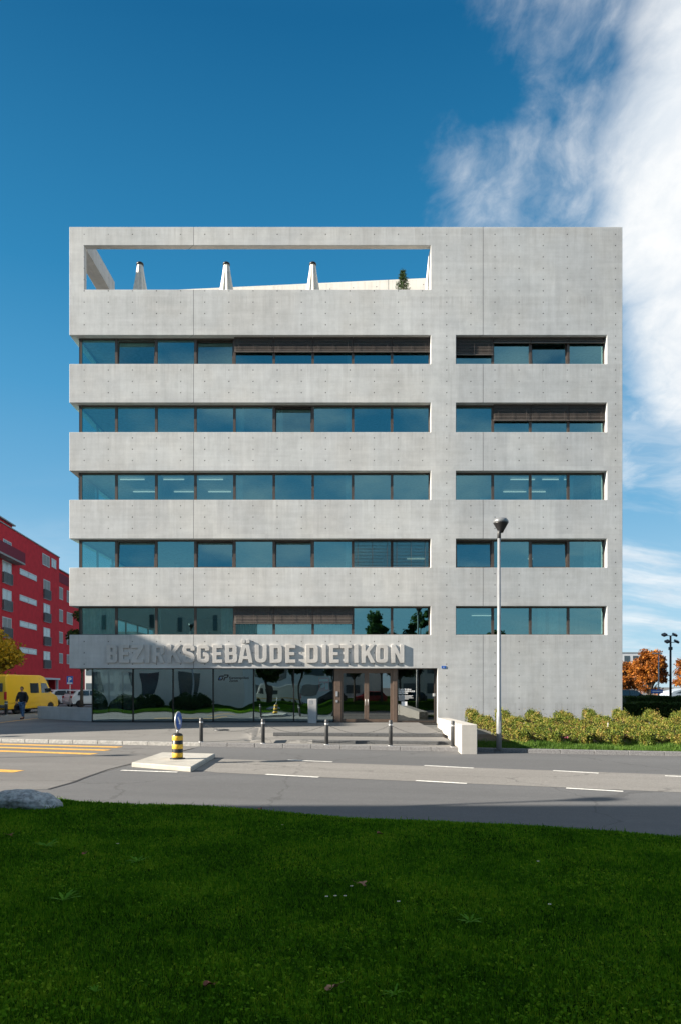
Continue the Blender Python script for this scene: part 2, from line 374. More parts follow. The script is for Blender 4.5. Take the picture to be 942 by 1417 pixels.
def tri_mesh(name, V, T, mat, parent=None):
    """fast mesh from numpy arrays of vertices and equal sized faces"""
    me = bpy.data.meshes.new(name); k = T.shape[1]
    me.vertices.add(len(V)); me.vertices.foreach_set('co', V.astype(np.float32).ravel())
    me.loops.add(T.size); me.loops.foreach_set('vertex_index', T.astype(np.int32).ravel())
    me.polygons.add(len(T)); me.polygons.foreach_set('loop_start', np.arange(0, T.size, k, dtype=np.int32))
    me.polygons.foreach_set('loop_total', np.full(len(T), k, dtype=np.int32))
    me.update(calc_edges=True); me.materials.append(mat)
    o = bpy.data.objects.new(name, me); COL.objects.link(o)
    if parent is not None: o.parent = parent
    return o
def leaves_arrays(P, size, rng, jitter=0.35, up=0.3, aspect=1.5):
    """one folded leaf (two triangles' worth of quad) at every point"""
    n = len(P); d = rng.normal(size=(n, 3)); d[:, 2] += up; d /= np.linalg.norm(d, axis=1)[:, None]
    a = rng.normal(size=(n, 3)); u = np.cross(d, a); u /= np.linalg.norm(u, axis=1)[:, None]; w = np.cross(d, u)
    s = (size * (1 + jitter * rng.normal(size=n)).clip(0.4, 1.8))[:, None]
    p0 = P - u * s * aspect * 0.5; p2 = P + u * s * aspect * 0.5
    p1 = P + w * s * 0.5 + d * s * 0.15; p3 = P - w * s * 0.5 + d * s * 0.15
    V = np.stack([p0, p1, p2, p3], 1).reshape(-1, 3)
    T = np.arange(4 * n).reshape(-1, 4)
    return V, T

# ------------------------------------------------------------------ world, sun, camera
def build_world():
    w = bpy.data.worlds.new('World'); sc.world = w; w.use_nodes = True
    nt = w.node_tree; bg = nt.nodes['Background']
    sky = nt.nodes.new('ShaderNodeTexSky'); sky.sky_type = 'NISHITA'; sky.sun_disc = False
    sky.sun_elevation = math.asin(-SUN.z); sky.sun_rotation = math.atan2(-SUN.x, -SUN.y)
    sky.air_density = 1.0; sky.dust_density = 0.35; sky.ozone_density = 3.0; sky.altitude = 400
    v = nt.nodes.new('ShaderNodeTexCoord').outputs['Generated']
    sep = nt.nodes.new('ShaderNodeSeparateXYZ'); nt.links.new(v, sep.inputs[0]); X, Y, Z = sep.outputs
    rp = nt.nodes.new('ShaderNodeValToRGB'); nt.links.new(Z, rp.inputs[0]); el = rp.color_ramp.elements
    stops = [(0.0, (2.3, 3.45, 4.1)), (0.12, (1.75, 3.05, 4.0)), (0.25, (0.78, 2.15, 3.4)), (0.38, (.33, 1.62, 2.95)), (0.5, (.12, 1.18, 2.4)), (0.7, (.02, .62, 1.50)), (1.0, (.10, .6, 1.4))]
    while len(el) < len(stops): el.new(0.5)
    for i, (p, c) in enumerate(stops): el[i].position = p; el[i].color = (c[0] / 5, c[1] / 5, c[2] / 5, 1)
    grad = nt.nodes.new('ShaderNodeVectorMath'); grad.operation = 'SCALE'; grad.inputs['Scale'].default_value = 5.0; nt.links.new(rp.outputs[0], grad.inputs[0])
    base = MIXC(nt, 0.06, grad.outputs[0], sky.outputs[0])
    # clouds: bodies placed by direction, ragged by noise on a plane high overhead
    zz = MATH(nt, 'MAXIMUM', Z, 0.03)
    cx = MATH(nt, 'DIVIDE', X, MATH(nt, 'ADD', zz, 0.25)); cy = MATH(nt, 'DIVIDE', Y, MATH(nt, 'ADD', zz, 0.25))
    cb = nt.nodes.new('ShaderNodeCombineXYZ'); nt.links.new(cx, cb.inputs[0]); nt.links.new(cy, cb.inputs[1])
    wn = nt.nodes.new('ShaderNodeTexNoise'); wn.inputs['Scale'].default_value = 2.6; wn.inputs['Detail'].default_value = 4; nt.links.new(cb.outputs[0], wn.inputs['Vector'])
    wa = nt.nodes.new('ShaderNodeVectorMath'); wa.operation = 'MULTIPLY_ADD'; wa.inputs[1].default_value = (.22, .22, 0)
    nt.links.new(wn.outputs['Color'], wa.inputs[0]); nt.links.new(cb.outputs[0], wa.inputs[2]); cbw = wa.outputs[0]
    n1 = NOISE(nt, cbw, 3.0, 10, 0.56, (1.1, 0.9, 1), (1.7, 0.4, 0))
    n2 = NOISE(nt, cbw, 8.0, 9, 0.61, (1.2, 0.85, 1), (5.7, 3.4, 0))
    n3 = NOISE(nt, cbw, 1.3, 8, 0.60, (0.8, 2.6, 1), (2.7, 9.4, 0))
    def blob(px, py, r0, r1):
        d = Vector(((px - HX) / F, 1, (HY - py) / F)).normalized()
        dt = nt.nodes.new('ShaderNodeVectorMath'); dt.operation = 'DOT_PRODUCT'; dt.inputs[1].default_value = d
        nt.links.new(v, dt.inputs[0])
        return RAMP(nt, dt.outputs['Value'], math.cos(R(r1)), math.cos(R(r0)))
    # dense body of the cloud
    m1 = blob(1085, 20, 2, 10.5)
    for q in (blob(1020, 190, 1, 10.5), blob(960, 300, 1, 8.0), blob(1050, 430, 2, 11), blob(1500, 250, 5, 29)): m1 = MATH(nt, 'MAXIMUM', m1, q)
    # thin veil reaching out to the left
    m2 = blob(815, 200, 1, 14.0)
    for q in (blob(810, 20, 1, 11), blob(900, 60, 1, 12), blob(770, 240, 1, 12), blob(900, 560, 1, 10)): m2 = MATH(nt, 'MAXIMUM', m2, q)
    t = MATH(nt, 'ADD', MATH(nt, 'MULTIPLY', m1, 1.3), MATH(nt, 'MULTIPLY', MATH(nt, 'SUBTRACT', n1, 0.5), 1.3))
    t = MATH(nt, 'ADD', t, MATH(nt, 'MULTIPLY', MATH(nt, 'SUBTRACT', n2, 0.5), 0.6))
    c1 = MATH(nt, 'MULTIPLY', RAMP(nt, t, 0.05, 1.15), RAMP(nt, m1, 0.0, 0.25))
    t2 = MATH(nt, 'ADD', MATH(nt, 'MULTIPLY', n1, 1.1), MATH(nt, 'MULTIPLY', n2, 0.9))
    cv = MATH(nt, 'MULTIPLY', MATH(nt, 'MULTIPLY', RAMP(nt, MATH(nt, 'MULTIPLY_ADD', MATH(nt, 'SUBTRACT', m2, 1.0), 0.55, t2), 0.74, 1.36), RAMP(nt, m2, 0.0, 0.14)), 0.70)
    c1 = MATH(nt, 'MAXIMUM', c1, cv)
    low = MATH(nt, 'MULTIPLY', RAMP(nt, Z, 0.55, 0.15), RAMP(nt, X, 0.12, 0.42))
    c2 = MATH(nt, 'MULTIPLY', RAMP(nt, n3, 0.40, 0.68), MATH(nt, 'MULTIPLY', low, 0.8))
    lowl = MATH(nt, 'MULTIPLY', RAMP(nt, Z, 0.32, 0.1), MATH(nt, 'MULTIPLY', RAMP(nt, n3, 0.45, 0.8), 0.25))
    nb = NOISE(nt, v, 4.6, 6, 0.55, (1, 1, 2.2), (3, 1, 7))
    back = MATH(nt, 'MULTIPLY', RAMP(nt, Y, 0.0, -0.5), RAMP(nt, nb, 0.42, 0.68))
    fill_cloud = MATH(nt, 'MULTIPLY', RAMP(nt, Z, 0.78, 0.92), RAMP(nt, n1, 0.3, 0.6))  # unseen cloud overhead, added to make the blue ambient light more neutral
    c = MATH(nt, 'MAXIMUM', MATH(nt, 'MAXIMUM', c1, c2), MATH(nt, 'MULTIPLY', back, 0.55))
    c = MATH(nt, 'MAXIMUM', c, MATH(nt, 'MAXIMUM', lowl, MATH(nt, 'MULTIPLY', fill_cloud, 0.85)))
    shade = RAMP(nt, n2, 0.3, 0.7)
    ccol = MIXC(nt, shade, (3.9, 4.2, 4.5), (5.0, 5.05, 5.05))
    col = MIXC(nt, c, base, ccol)
    nt.links.new(col, bg.inputs[0]); bg.inputs[1].default_value = SKYSTR
SKYSTR = 0.07
build_world()
sl = bpy.data.lights.new('sun', 'SUN'); sl.energy = 5.0; sl.angle = R(0.6); sl.color = (1.0, 0.90, 0.76)
so = bpy.data.objects.new('sun', sl); COL.objects.link(so); so.rotation_euler = SUN.to_track_quat('-Z', 'Y').to_euler(); so.location = (-30, -6, 30)
cd = bpy.data.cameras.new('camera'); co = bpy.data.objects.new('camera', cd); COL.objects.link(co); sc.camera = co
co.location = (0, 0, CAMZ); co.rotation_euler = (R(90), 0, 0)
cd.sensor_fit = 'HORIZONTAL'; cd.sensor_width = 36; cd.lens = 36.0 * F / 942; cd.shift_y = (HY - 708.5) / 942; cd.clip_start = 0.1; cd.clip_end = 3000
vs_ = sc.view_settings; vs_.view_transform = 'Standard'; vs_.look = 'None'; vs_.exposure = 1.55; vs_.gamma = 1; vs_.use_curve_mapping = False

# ------------------------------------------------------------------ ground, road, pavement, lawn
KS = -0.222; KB = G(0, 1027.5)[1] + KS * -G(0, 1027.5)[0]
def kerb_y(x): return KB + KS * x                         # far kerb of the road
LAWN = [(-70, 18.0), (-30, 15.0), (-9, 13.3), (-5.1, 12.55), (4.7, 9.45), (30, 1.5), (70, -11)]
def lawn_y(x):
    for (a, ya), (b, yb) in zip(LAWN, LAWN[1:]):
        if x <= b: return ya + (yb - ya) * (x - a) / (b - a)
    return LAWN[-1][1]
def sm(t): t = max(0, min(1, t)); return t * t * (3 - 2 * t)
def lawn_z(x, y):
    e = lawn_y(x) - y
    return -0.30 + 0.09 * sm(e / 0.5) + 0.24 * sm(e / 10) + 0.012 * math.sin(x * 1.7 + y) + 0.010 * math.sin(y * 2.3 - x * .6)
def pav_z(x, y):
    smooth = PAVZ + (-PAVZ) * sm((y - kerb_y(x) - 0.3) / 5.5)
    y1 = 26.0 + KS * 0.35 * (x - 1); y2 = 23.9 + KS * 0.55 * (x - 1)
    st = 0.0 if y > y1 else (-0.12 if y > y2 else -0.225)
    k = sm((x + 5.5) / 4.0)
    if x > 3.9: k = 0
    return smooth * (1 - k) + st * k
def grid_sheet(name, xs, yfun, zfun, mat):
    V = []; n = None
    for x in xs:
        ys = yfun(x); n = len(ys)
        for y in ys: V.append((x, y, zfun(x, y)))
    f = [(i * n + j, (i + 1) * n + j, (i + 1) * n + j + 1, i * n + j + 1) for i in range(len(xs) - 1) for j in range(n - 1)]
    b = MB(); b.add(V, f, True); return b.build(name, mat, recalc=False)
def lin(a, b, n): return [a + (b - a) * i / (n - 1) for i in range(n)]
ts = [-900, -200, -40, -5, 0.6, 3, 6, 9, 30, 200, 1200]
structure(grid_sheet('ground', [-1200, -300, -100, -40, 0, 40, 100, 300, 1200], lambda x: [max(-900, min(1500, kerb_y(max(-120, min(120, x))))) + t for t in ts],
    lambda x, y: -0.52 if y < kerb_y(max(-120, min(120, x))) + 2 else (-0.30 if y < kerb_y(max(-120, min(120, x))) + 5 else -0.03), M['ground']))
# road sheet with camber, from the lawn edge to the far kerb and to both sides
structure(grid_sheet('road', [-120, -60, -30] + lin(-20, 20, 21) + [30, 60, 120], lambda x: lin(lawn_y(x) - 0.35, kerb_y(x) + 0.02, 8), lambda x, y: ROADZ, M['asphalt']))
# older, paler surfacing of the junction on the left
def flat(name, pts, z, mat):
    b = MB(); b.add([(x, y, z) for x, y in pts], [tuple(range(len(pts)))]); return structure(b.build(name, mat, recalc=False))
o1 = G(268, 1037)[0], G(268, 1037)[1]
flat('old_road_surface', [(-60, kerb_y(-60) - 0.02), (-60, 17.2), G(-60, 1100), G(70, 1092), G(100, 1083.5), G(132, 1072), G(190, 1056), G(268, 1036), (G(268, 1037)[0], kerb_y(G(268, 1037)[0]) - 0.02)][::-1], ROADZ + 0.004, M['asphalt_old'])
flat('pale_road_strip', [G(236, 1062), G(300, 1069.5), G(500, 1078.6), G(942, 1097), G(1300, 1112), G(1300, 1087), G(942, 1073), G(500, 1057.5), G(300, 1050.5)], ROADZ + 0.004, M['asphalt_pale'])
b = MB()
def stripseg(b, p, q, w, z, h=0.0):
    p = Vector((*p, z)); q = Vector((*q, z)); d = (q - p).normalized(); n = Vector((-d.y, d.x, 0)) * w / 2
    b.add([p - n, q - n, q + n, p + n], [(0, 1, 2, 3)])
seam = [G(66, 1093), G(84, 1088), G(102, 1083), G(118, 1076.5), G(134, 1071), G(150, 1065.5), G(168, 1061), G(190, 1055.5), G(225, 1046), G(268, 1036)]
for p, q in zip(seam, seam[1:]): stripseg(b, p, q, 0.07, ROADZ + 0.008)
b.build('tar_seam', M['seam'], recalc=False); structure(bpy.data.objects['tar_seam'])
# painted dashes
for (x0, y0, x1, y1) in [(368, 1072.3, 441, 1076.3), (575, 1081, 645.5, 1085), (783, 1091.4, 862, 1096), (398, 1052.3, 460, 1055), (587, 1060, 655, 1063.6), (765, 1067, 828, 1070.7), (920, 1074.3, 990, 1077.5), (168, 1066.6, 246, 1069.3)]:
    b = MB(); stripseg(b, G(x0, y0), G(x1, y1), 0.13, ROADZ + 0.009); structure(b.build('lane_marking', M['white_line'], recalc=False))
for (x0, y0, x1, y1) in [(-40, 1029.3, 166, 1034.6), (-40, 1033.8, 150, 1038.8), (-40, 1038.6, 131, 1044.0), (-60, 1064.6, 26, 1068.3)]:
    b = MB(); stripseg(b, G(x0, y0), G(x1, y1), 0.42, ROADZ + 0.009); structure(b.build('crossing_marking', M['yellow_line'], recalc=False))
# far kerb: pale on the left, granite blocks on the right
for nm, xa, xb, mt in (('pale_kerb', -80, -5.0, 'kerbpale'), ('granite_kerb', -5.0, 80, 'granite')):
    b = MB(); x = xa
    while x < xb - 0.01:
        x2 = min(xb, x + (1.0 if -20 < x < 20 else 6)) ; g = 0.006
        zt = PAVZ + 0.004
        ya, yb = kerb_y(x + g), kerb_y(x2 - g)
        b.add([(x + g, ya, ROADZ - .05), (x2 - g, yb, ROADZ - .05), (x2 - g, yb + .16, ROADZ - .05), (x + g, ya + .16, ROADZ - .05),
               (x + g, ya, zt), (x2 - g, yb, zt), (x2 - g, yb + .16, zt), (x + g, ya + .16, zt)], [(0, 3, 2, 1), (4, 5, 6, 7), (0, 1, 5, 4), (1, 2, 6, 5), (2, 3, 7, 6), (3, 0, 4, 7)])
        x = x2
    structure(b.build(nm, M[mt], bevel=0.012))
# near kerb along the lawn
b = MB()
for (xa, ya), (xb, yb) in zip(LAWN, LAWN[1:]):
    b.add([(xa, ya, ROADZ - .05), (xb, yb, ROADZ - .05), (xb, yb + .10, ROADZ - .05), (xa, ya + .10, ROADZ - .05), (xa, ya, ROADZ + .035), (xb, yb, ROADZ + .035), (xb, yb + .10, ROADZ + .035), (xa, ya + .10, ROADZ + .035)],
          [(4, 5, 6, 7), (0, 1, 5, 4), (2, 3, 7, 6)])
structure(b.build('lawn_kerb', M['kerbpale']))
# forecourt pavement
def pav_ys(x):
    ky = kerb_y(x) + 0.155
    y1 = 26.0 + KS * 0.35 * (x - 1); y2 = 23.9 + KS * 0.55 * (x - 1)
    e = 0.012
    base = lin(ky, y2 - e, 5) + [y2 + e] + lin(y2 + .4, y1 - e, 4) + [y1 + e] + lin(y1 + .4, 33.9, 5) if y2 > ky + .3 else lin(ky, max(ky + 2, 33.9), 16)
    return base
structure(grid_sheet('pavement', lin(-16, 3.88, 60), pav_ys, pav_z, M['pavement']))
structure(grid_sheet('side_street', [-90, -60, -40, -30, -20, -16], lambda x: lin(kerb_y(x) + 0.155, kerb_y(x) + 7, 8) + [60, 110], lambda x, y: pav_z(x, y) + (0 if y < 45 else 0.0), M['asphalt_old']))
flat('car_park', [(-16, 33.9), (-16, 110), (60, 110), (60, 58), (14.2, 58), (-12, 58), (-12, 33.9)][::-1], -0.004, M['ground'])
# granite edgings of the shallow steps
for y0, top, k in ((26.0, 0.0, 0.35), (23.9, -0.12, 0.55)):
    b = MB(); x = -2.6 if k == .35 else -1.0
    while x < 3.8:
        x2 = min(3.84, x + 1.0); g = .004
        f = lambda xx: y0 + KS * k * (xx - 1) - 0.035
        za = top + 0.008
        b.add([(x + g, f(x), za - .115), (x2 - g, f(x2), za - .115), (x2 - g, f(x2) + .3, za - .115), (x + g, f(x) + .3, za - .115), (x + g, f(x), za), (x2 - g, f(x2), za), (x2 - g, f(x2) + .3, za), (x + g, f(x) + .3, za)],
              [(4, 5, 6, 7), (0, 1, 5, 4), (1, 2, 6, 5), (3, 0, 4, 7)])
        x = x2
    structure(b.build('step_edging', M['granite_shaded'], bevel=0.008))
# yellow line and manhole on the pavement
b = MB(); stripseg(b, G(-10, 1001.5, 0.004)[:2], G(62, 993, 0.004)[:2], 0.16, 0.006); structure(b.build('parking_line', M['yellow_line'], recalc=False))
mc = G(306, 1012, -0.08)
b = MB(); mz = max(pav_z(mc[0] + dx, mc[1] + dy) for dx in (-.4, .4) for dy in (-.4, .4)) + 0.004
b.lathe([(0.33, mz - .05), (0.33, mz), (0.28, mz), (0.28, mz + .003), (0, mz + .003)], 24, Matrix.Translation((mc[0], mc[1], 0))); tag(b.build('manhole_cover', M['darkgrey']), 'round dark manhole cover set in the pavement before the glass front', 'manhole cover')
# bed under the hedges
def bed_z(x, y): return PAVZ - 0.01 + 0.20 * sm((y - kerb_y(x)) / 9)
structure(grid_sheet('planting_bed', [3.88, 5, 7, 9, 11, 13.3], lambda x: lin(kerb_y(x) + .155, 33.62, 10), bed_z, M['soil']))
structure(grid_sheet('verge_ground', [13.3, 16, 20, 30, 60], lambda x: lin(kerb_y(x) + .155, 60, 16), bed_z, M['lawn']))
# lawn
structure(grid_sheet('lawn', [-70, -30] + lin(-14, 14, 113) + [30, 70], lambda x: [-60, -20, -5] + [lawn_y(x) - e for e in lin(13.6, 1.0, 64) + [0.8, 0.6, 0.5, 0.4, 0.3, 0.2, 0.1, 0]], lambda x, y: lawn_z(x, y) if y > lawn_y(x) - 14 else lawn_z(x, lawn_y(x) - 13), M['lawn']))

def blades(name, P, L, W, mat, rng, lean=0.55, label=None):
    n = len(P)
    a = rng.uniform(0, 2 * PI, n); dx, dy = np.cos(a), np.sin(a)
    ln = np.abs(rng.normal(0.0, lean, n)).clip(0, 1.6)
    hz = L * np.cos(ln); hr = L * np.sin(ln)
    b = rng.uniform(0, 2 * PI, n); wx, wy = np.cos(b) * W / 2, np.sin(b) * W / 2
    z0 = P[:, 2] - 0.01
    V = np.zeros((n, 5, 3))
    V[:, 0] = np.stack([P[:, 0] - wx, P[:, 1] - wy, z0], 1); V[:, 1] = np.stack([P[:, 0] + wx, P[:, 1] + wy, z0], 1)
    mx = P[:, 0] + dx * hr * 0.35; my = P[:, 1] + dy * hr * 0.35; mz = z0 + hz * 0.62
    V[:, 2] = np.stack([mx + wx * .85, my + wy * .85, mz], 1); V[:, 3] = np.stack([mx - wx * .85, my - wy * .85, mz], 1)
    V[:, 4] = np.stack([P[:, 0] + dx * hr, P[:, 1] + dy * hr, z0 + hz], 1)
    T = np.array([[0, 1, 2], [0, 2, 3], [3, 2, 4]])[None] + (np.arange(n) * 5)[:, None, None]
    return tri_mesh(name, V.reshape(-1, 3), T.reshape(-1, 3), mat)
LX = np.array([p[0] for p in LAWN]); LY = np.array([p[1] for p in LAWN])
def np_lawn_y(x): return np.interp(x, LX, LY)
def sm_np(t): t = np.clip(t, 0, 1); return t * t * (3 - 2 * t)
def np_lawn_z(x, y):
    e = np_lawn_y(x) - y
    return -0.30 + 0.09 * sm_np(e / .5) + 0.24 * sm_np(e / 10) + 0.012 * np.sin(x * 1.7 + y) + 0.010 * np.sin(y * 2.3 - x * .6)
def patchy(x, y):
    return (np.sin(x * 2.1 + 1.3 * np.sin(y * 1.7)) + np.sin(y * 3.3 + 1.1 * np.sin(x * 2.9 + 2)) + np.sin(x * 6.1 + y * 4.3) * .7 + np.sin(x * 11 - y * 9) * .5) / 3.2
NB = 680000
d = 2.4 * (14.0 / 2.4) ** RNG.uniform(0, 1, NB) ** 0.85
x = RNG.uniform(-1, 1, NB) * (0.56 * d + 3.0)
k = d < np_lawn_y(x) + 0.03; d = d[k]; x = x[k]
pt = patchy(x, d)
L = (0.034 + 0.022 * RNG.random(len(d)) + 0.016 * np.clip(pt, -0.6, 1)) * (1 + 0.9 * (RNG.random(len(d)) > .975))
W = 0.0034 * (1 + d / 5.0)
P = np.stack([x, d, np_lawn_z(x, d)], 1)
g = blades('grass', P, L, W, M['grass'], RNG, 0.75); tag(g, 'short dense green lawn grass in the foreground shade', 'grass', kind='stuff')
# clover leaves between the blades
nc = 100000
d = 2.4 * (13.0 / 2.4) ** RNG.uniform(0, 1, nc) ** 0.9; x = RNG.uniform(-1, 1, nc) * (0.56 * d + 3.0)
k = (d < np_lawn_y(x) - .02) & (patchy(x * .8 + 3, d * .8 + 1) + .35 * RNG.normal(size=len(d)) > -0.1); d = d[k]; x = x[k]
P = np.stack([x, d, np_lawn_z(x, d) + 0.022 + 0.015 * RNG.random(len(d))], 1)
V, T = leaves_arrays(P, 0.019, RNG, up=1.6, aspect=1.0)
tag(tri_mesh('clover', V, T, M['grass']), 'small clover leaves growing through the foreground lawn', 'clover', kind='stuff')

def ground_pt(px, py):
    """where the sight line through a photograph point meets the lawn"""
    z = -0.1
    for _ in range(12):
        X, D = G(px, py, z); z = lawn_z(X, D)
    return X, D, z
def fallen_leaf(px, py, size, mat, label, rot, group='fallen leaves on the lawn'):
    X, D, z = ground_pt(px, py); rng = random.Random(px)
    b = MB(); pts = []
    for i in range(22):
        a = 2 * PI * i / 22; r = size * (0.45 + 0.55 * abs(math.cos(2.5 * (a - 0.3))) ** 0.8) * rng.uniform(.85, 1.1)
        pts.append((r * math.cos(a), r * math.sin(a) * 0.85, 0.25 * size * math.sin(2 * a + rot) + .12 * size * math.cos(3 * a)))
    vs = [(0, 0, -0.004)] + pts; fs = [(0, i + 1, (i + 1) % 22 + 1) for i in range(22)]
    b.add(vs, fs, True); b.tube([(0, 0, 0), (-size * 1.2, size * .1, .01), (-size * 1.7, size * .3, .02)], [.0015, .0012, .001], 5)
    o = b.build('fallen_leaf', mat, recalc=False); o.location = (X, D, z + 0.045); o.rotation_euler = (0.15, 0.1, rot)
    tag(o, label, 'fallen leaf', group)
fallen_leaf(500, 1229, .055, M['deadleaf2'], 'orange brown fallen leaf on the lawn in the middle of the grass', 0.4)
fallen_leaf(525, 1158, .06, M['deadleaf'], 'red brown fallen leaf on the lawn just below the road edge', 1.9)
fallen_leaf(290, 1372, .045, M['deadleaf'], 'dark red curled leaf lying near the bottom of the lawn, left of the pale leaf', 2.6)
fallen_leaf(459, 1376, .045, M['deadleaf2'], 'pale pinkish dry leaf lying near the bottom of the lawn below the daisies', 3.4)
fallen_leaf(117, 1186, .04, M['deadleaf'], 'small dark leaf on the lawn, above and right of the left dandelion', 5.0)
fallen_leaf(14, 1160, .05, M['deadleaf'], 'brown leaf lying on the lawn just below the boulder', .9)
fallen_leaf(360, 1123, .05, M['deadleaf'], 'small red brown leaf near the upper edge of the lawn, left of centre', 4.2)
def daisy(px, py, label, s=1.0):
    X, D, z = ground_pt(px, py)
    t = empty('daisy', (X, D, z), random.random() * 6, label, 'daisy', 'daisies in the lawn')
    MB().tube([(0, 0, 0), (0.004, 0, .04), (0, 0, 0.062)], .0012, 5).build('stem', M['weed'], t)
    b = MB()
    for i in range(12):
        a = 2 * PI * i / 12; c, sn = math.cos(a), math.sin(a); q = 0.0022 * s
        b.add([(c * .004 - sn * q, sn * .004 + c * q, .062), (c * .012 * s - sn * q, sn * .012 * s + c * q, .064), (c * .012 * s + sn * q, sn * .012 * s - c * q, .064), (c * .004 + sn * q, sn * .004 - c * q, .062)], [(0, 1, 2, 3)])
    b.build('petals', M['petal'], t, recalc=False)
    MB().lathe([(0.0045 * s, .061), (.0045 * s, .065), (.002, .067), (0, .067)], 8).build('flower_centre', M['yellowband'], t)
for i, (px, py, w) in enumerate([(452, 1251, 'leftmost of the three daisies in a row on the lawn'), (464, 1250, 'middle of the three daisies in a row on the lawn'), (477, 1250, 'rightmost of the three daisies in a row on the lawn'), (551, 1258, 'single white daisy right of the row of three on the lawn'),
        (391, 1148, 'white daisy near the top of the lawn, left of the orange brown leaf'), (486, 1236, 'white daisy just below the orange brown fallen leaf'), (744, 1200, 'white daisy in the upper right part of the lawn'), (760, 1262, 'white daisy in the right half of the lawn, below another daisy'), (163, 1175, 'white daisy at the upper left of the lawn')]):
    daisy(px, py, w, 1.2)
def rosette(px, py, size, n, label):
    X, D, z = ground_pt(px, py); rng = random.Random(px + 1)
    b = MB()
    for i in range(n):
        a = rng.uniform(-.4, PI + .4) if n < 9 else 2 * PI * i / n + rng.uniform(-.2, .2); Lf = size * rng.uniform(.7, 1.1); el = rng.uniform(.5, 1.15)
        pts = []; c, s = math.cos(a), math.sin(a)
        for k in range(8):
            t = k / 7; w = size * .11 * math.sin(PI * min(1, t * .95 + .08)) * (1 if k % 2 else .55)
            r = Lf * t; h = Lf * .8 * math.sin(el) * t - 0.5 * Lf * t * t * .6
            pts.append(((r * c - s * w, r * s + c * w, h + .01), (r * c + s * w, r * s - c * w, h + .01)))
        vs = [q for p in pts for q in p]; b.add(vs, [(2 * k, 2 * k + 1, 2 * k + 3, 2 * k + 2) for k in range(7)], True)
    o = b.build('dandelion', M['weed'], recalc=False); o.location = (X, D, z + .01); tag(o, label, 'weed', 'dandelion plants in the lawn')
rosette(88, 1250, .17, 7, 'dandelion leaves standing up from the lawn at the left')
rosette(190, 1196, .15, 10, 'dandelion rosette on the lawn, upper left')
rosette(545, 1382, .085, 9, 'small dandelion rosette near the bottom of the lawn, right of the pale leaf')
rosette(650, 1280, .12, 11, 'broad dandelion rosette in the right half of the lawn')
rosette(132, 1378, .06, 6, 'small upright dandelion at the bottom left of the lawn')
rosette(65, 1175, .17, 11, 'dandelion rosette below the boulder at the upper left of the lawn')

# boulder
def boulder():
    X, D, z = ground_pt(34, 1117)
    bm = bmesh.new(); bmesh.ops.create_icosphere(bm, subdivisions=5, radius=1)
    from mathutils import noise as mn
    for v in bm.verts:
        p = v.co.copy(); n = mn.noise(p * 1.1 + Vector((3, 1, 2))) * .28 + mn.noise(p * 3.1) * .09 + mn.noise(p * 8) * .035 + mn.noise(p * 19) * .012
        p *= 1 + n
        v.co = Vector((p.x * .54, p.y * .42, max(-.3, p.z) * .24))
    me = bpy.data.meshes.new('boulder'); bm.to_mesh(me); bm.free(); me.materials.append(M['stone'])
    me.polygons.foreach_set('use_smooth', [True] * len(me.polygons))
    o = bpy.data.objects.new('boulder', me); COL.objects.link(o); o.location = (X, D + .1, z + .03); o.rotation_euler = (0, 0.06, .15)
    tag(o, 'low grey boulder lying at the corner of the lawn beside the road', 'boulder')
boulder()

# ------------------------------------------------------------------ the office building
BL = empty('office_building', (0, FD, 0), 0, 'six storey grey exposed concrete office building with horizontal window bands', 'building')
XL, XR = FX(96), FX(861); TOP = FZ(313.5)
OL, OR_ = FX(116.6), FX(595.6)                       # terrace opening and left window band
RL, RR = FX(630.5), FX(839.5)
rows = [(463.4, 503.3), (557.0, 597.8), (651.4, 691.6), (745.4, 785.5), (838.8, 878.6)]   # top, bottom of each window band
DEEP = 20.0; TH = 0.32
def cellwall(name, us, zs, filled, v0, v1, axis, mat, u2xyz=None, bevel=0.012, parent=BL):
    """wall slab from a grid of cells; only outer faces are made so nothing overlaps"""
    nu, nz = len(us) - 1, len(zs) - 1
    F_ = lambda i, k: 0 <= i < nu and 0 <= k < nz and filled((us[i] + us[i + 1]) / 2, (zs[k] + zs[k + 1]) / 2)
    idx = {}; vs = []; fs = []
    def vt(i, k, s):
        key = (i, k, s)
        if key not in idx:
            idx[key] = len(vs); u, z, v = us[i], zs[k], (v1 if s else v0)
            vs.append((u, v, z) if axis == 'x' else (v, u, z))
        return idx[key]
    for i in range(nu):
        for k in range(nz):
            if not F_(i, k): continue
            fs.append((vt(i, k, 0), vt(i + 1, k, 0), vt(i + 1, k + 1, 0), vt(i, k + 1, 0)))
            fs.append((vt(i, k, 1), vt(i, k + 1, 1), vt(i + 1, k + 1, 1), vt(i + 1, k, 1)))
            if not F_(i - 1, k): fs.append((vt(i, k, 0), vt(i, k + 1, 0), vt(i, k + 1, 1), vt(i, k, 1)))
            if not F_(i + 1, k): fs.append((vt(i + 1, k, 0), vt(i + 1, k, 1), vt(i + 1, k + 1, 1), vt(i + 1, k + 1, 0)))
            if not F_(i, k - 1): fs.append((vt(i, k, 0), vt(i, k, 1), vt(i + 1, k, 1), vt(i + 1, k, 0)))
            if not F_(i, k + 1): fs.append((vt(i, k + 1, 0), vt(i + 1, k + 1, 0), vt(i + 1, k + 1, 1), vt(i, k + 1, 1)))
    b = MB(); b.add(vs, fs); return b.build(name, mat, parent, bevel=bevel)
GZ = FZ(925.0); GR = FX(605)
zs = sorted({-0.4, GZ, TOP, FZ(339), FZ(400.3)} | {FZ(a) for r in rows for a in r})
def inrow(z): return any(FZ(b_) < z < FZ(a) for a, b_ in rows)
def front_filled(u, z):
    if z < GZ and u < GR: return False
    if FZ(400.3) < z < FZ(339) and OL < u < OR_: return False
    if inrow(z) and (u < OR_ or RL < u < RR): return False
    return True
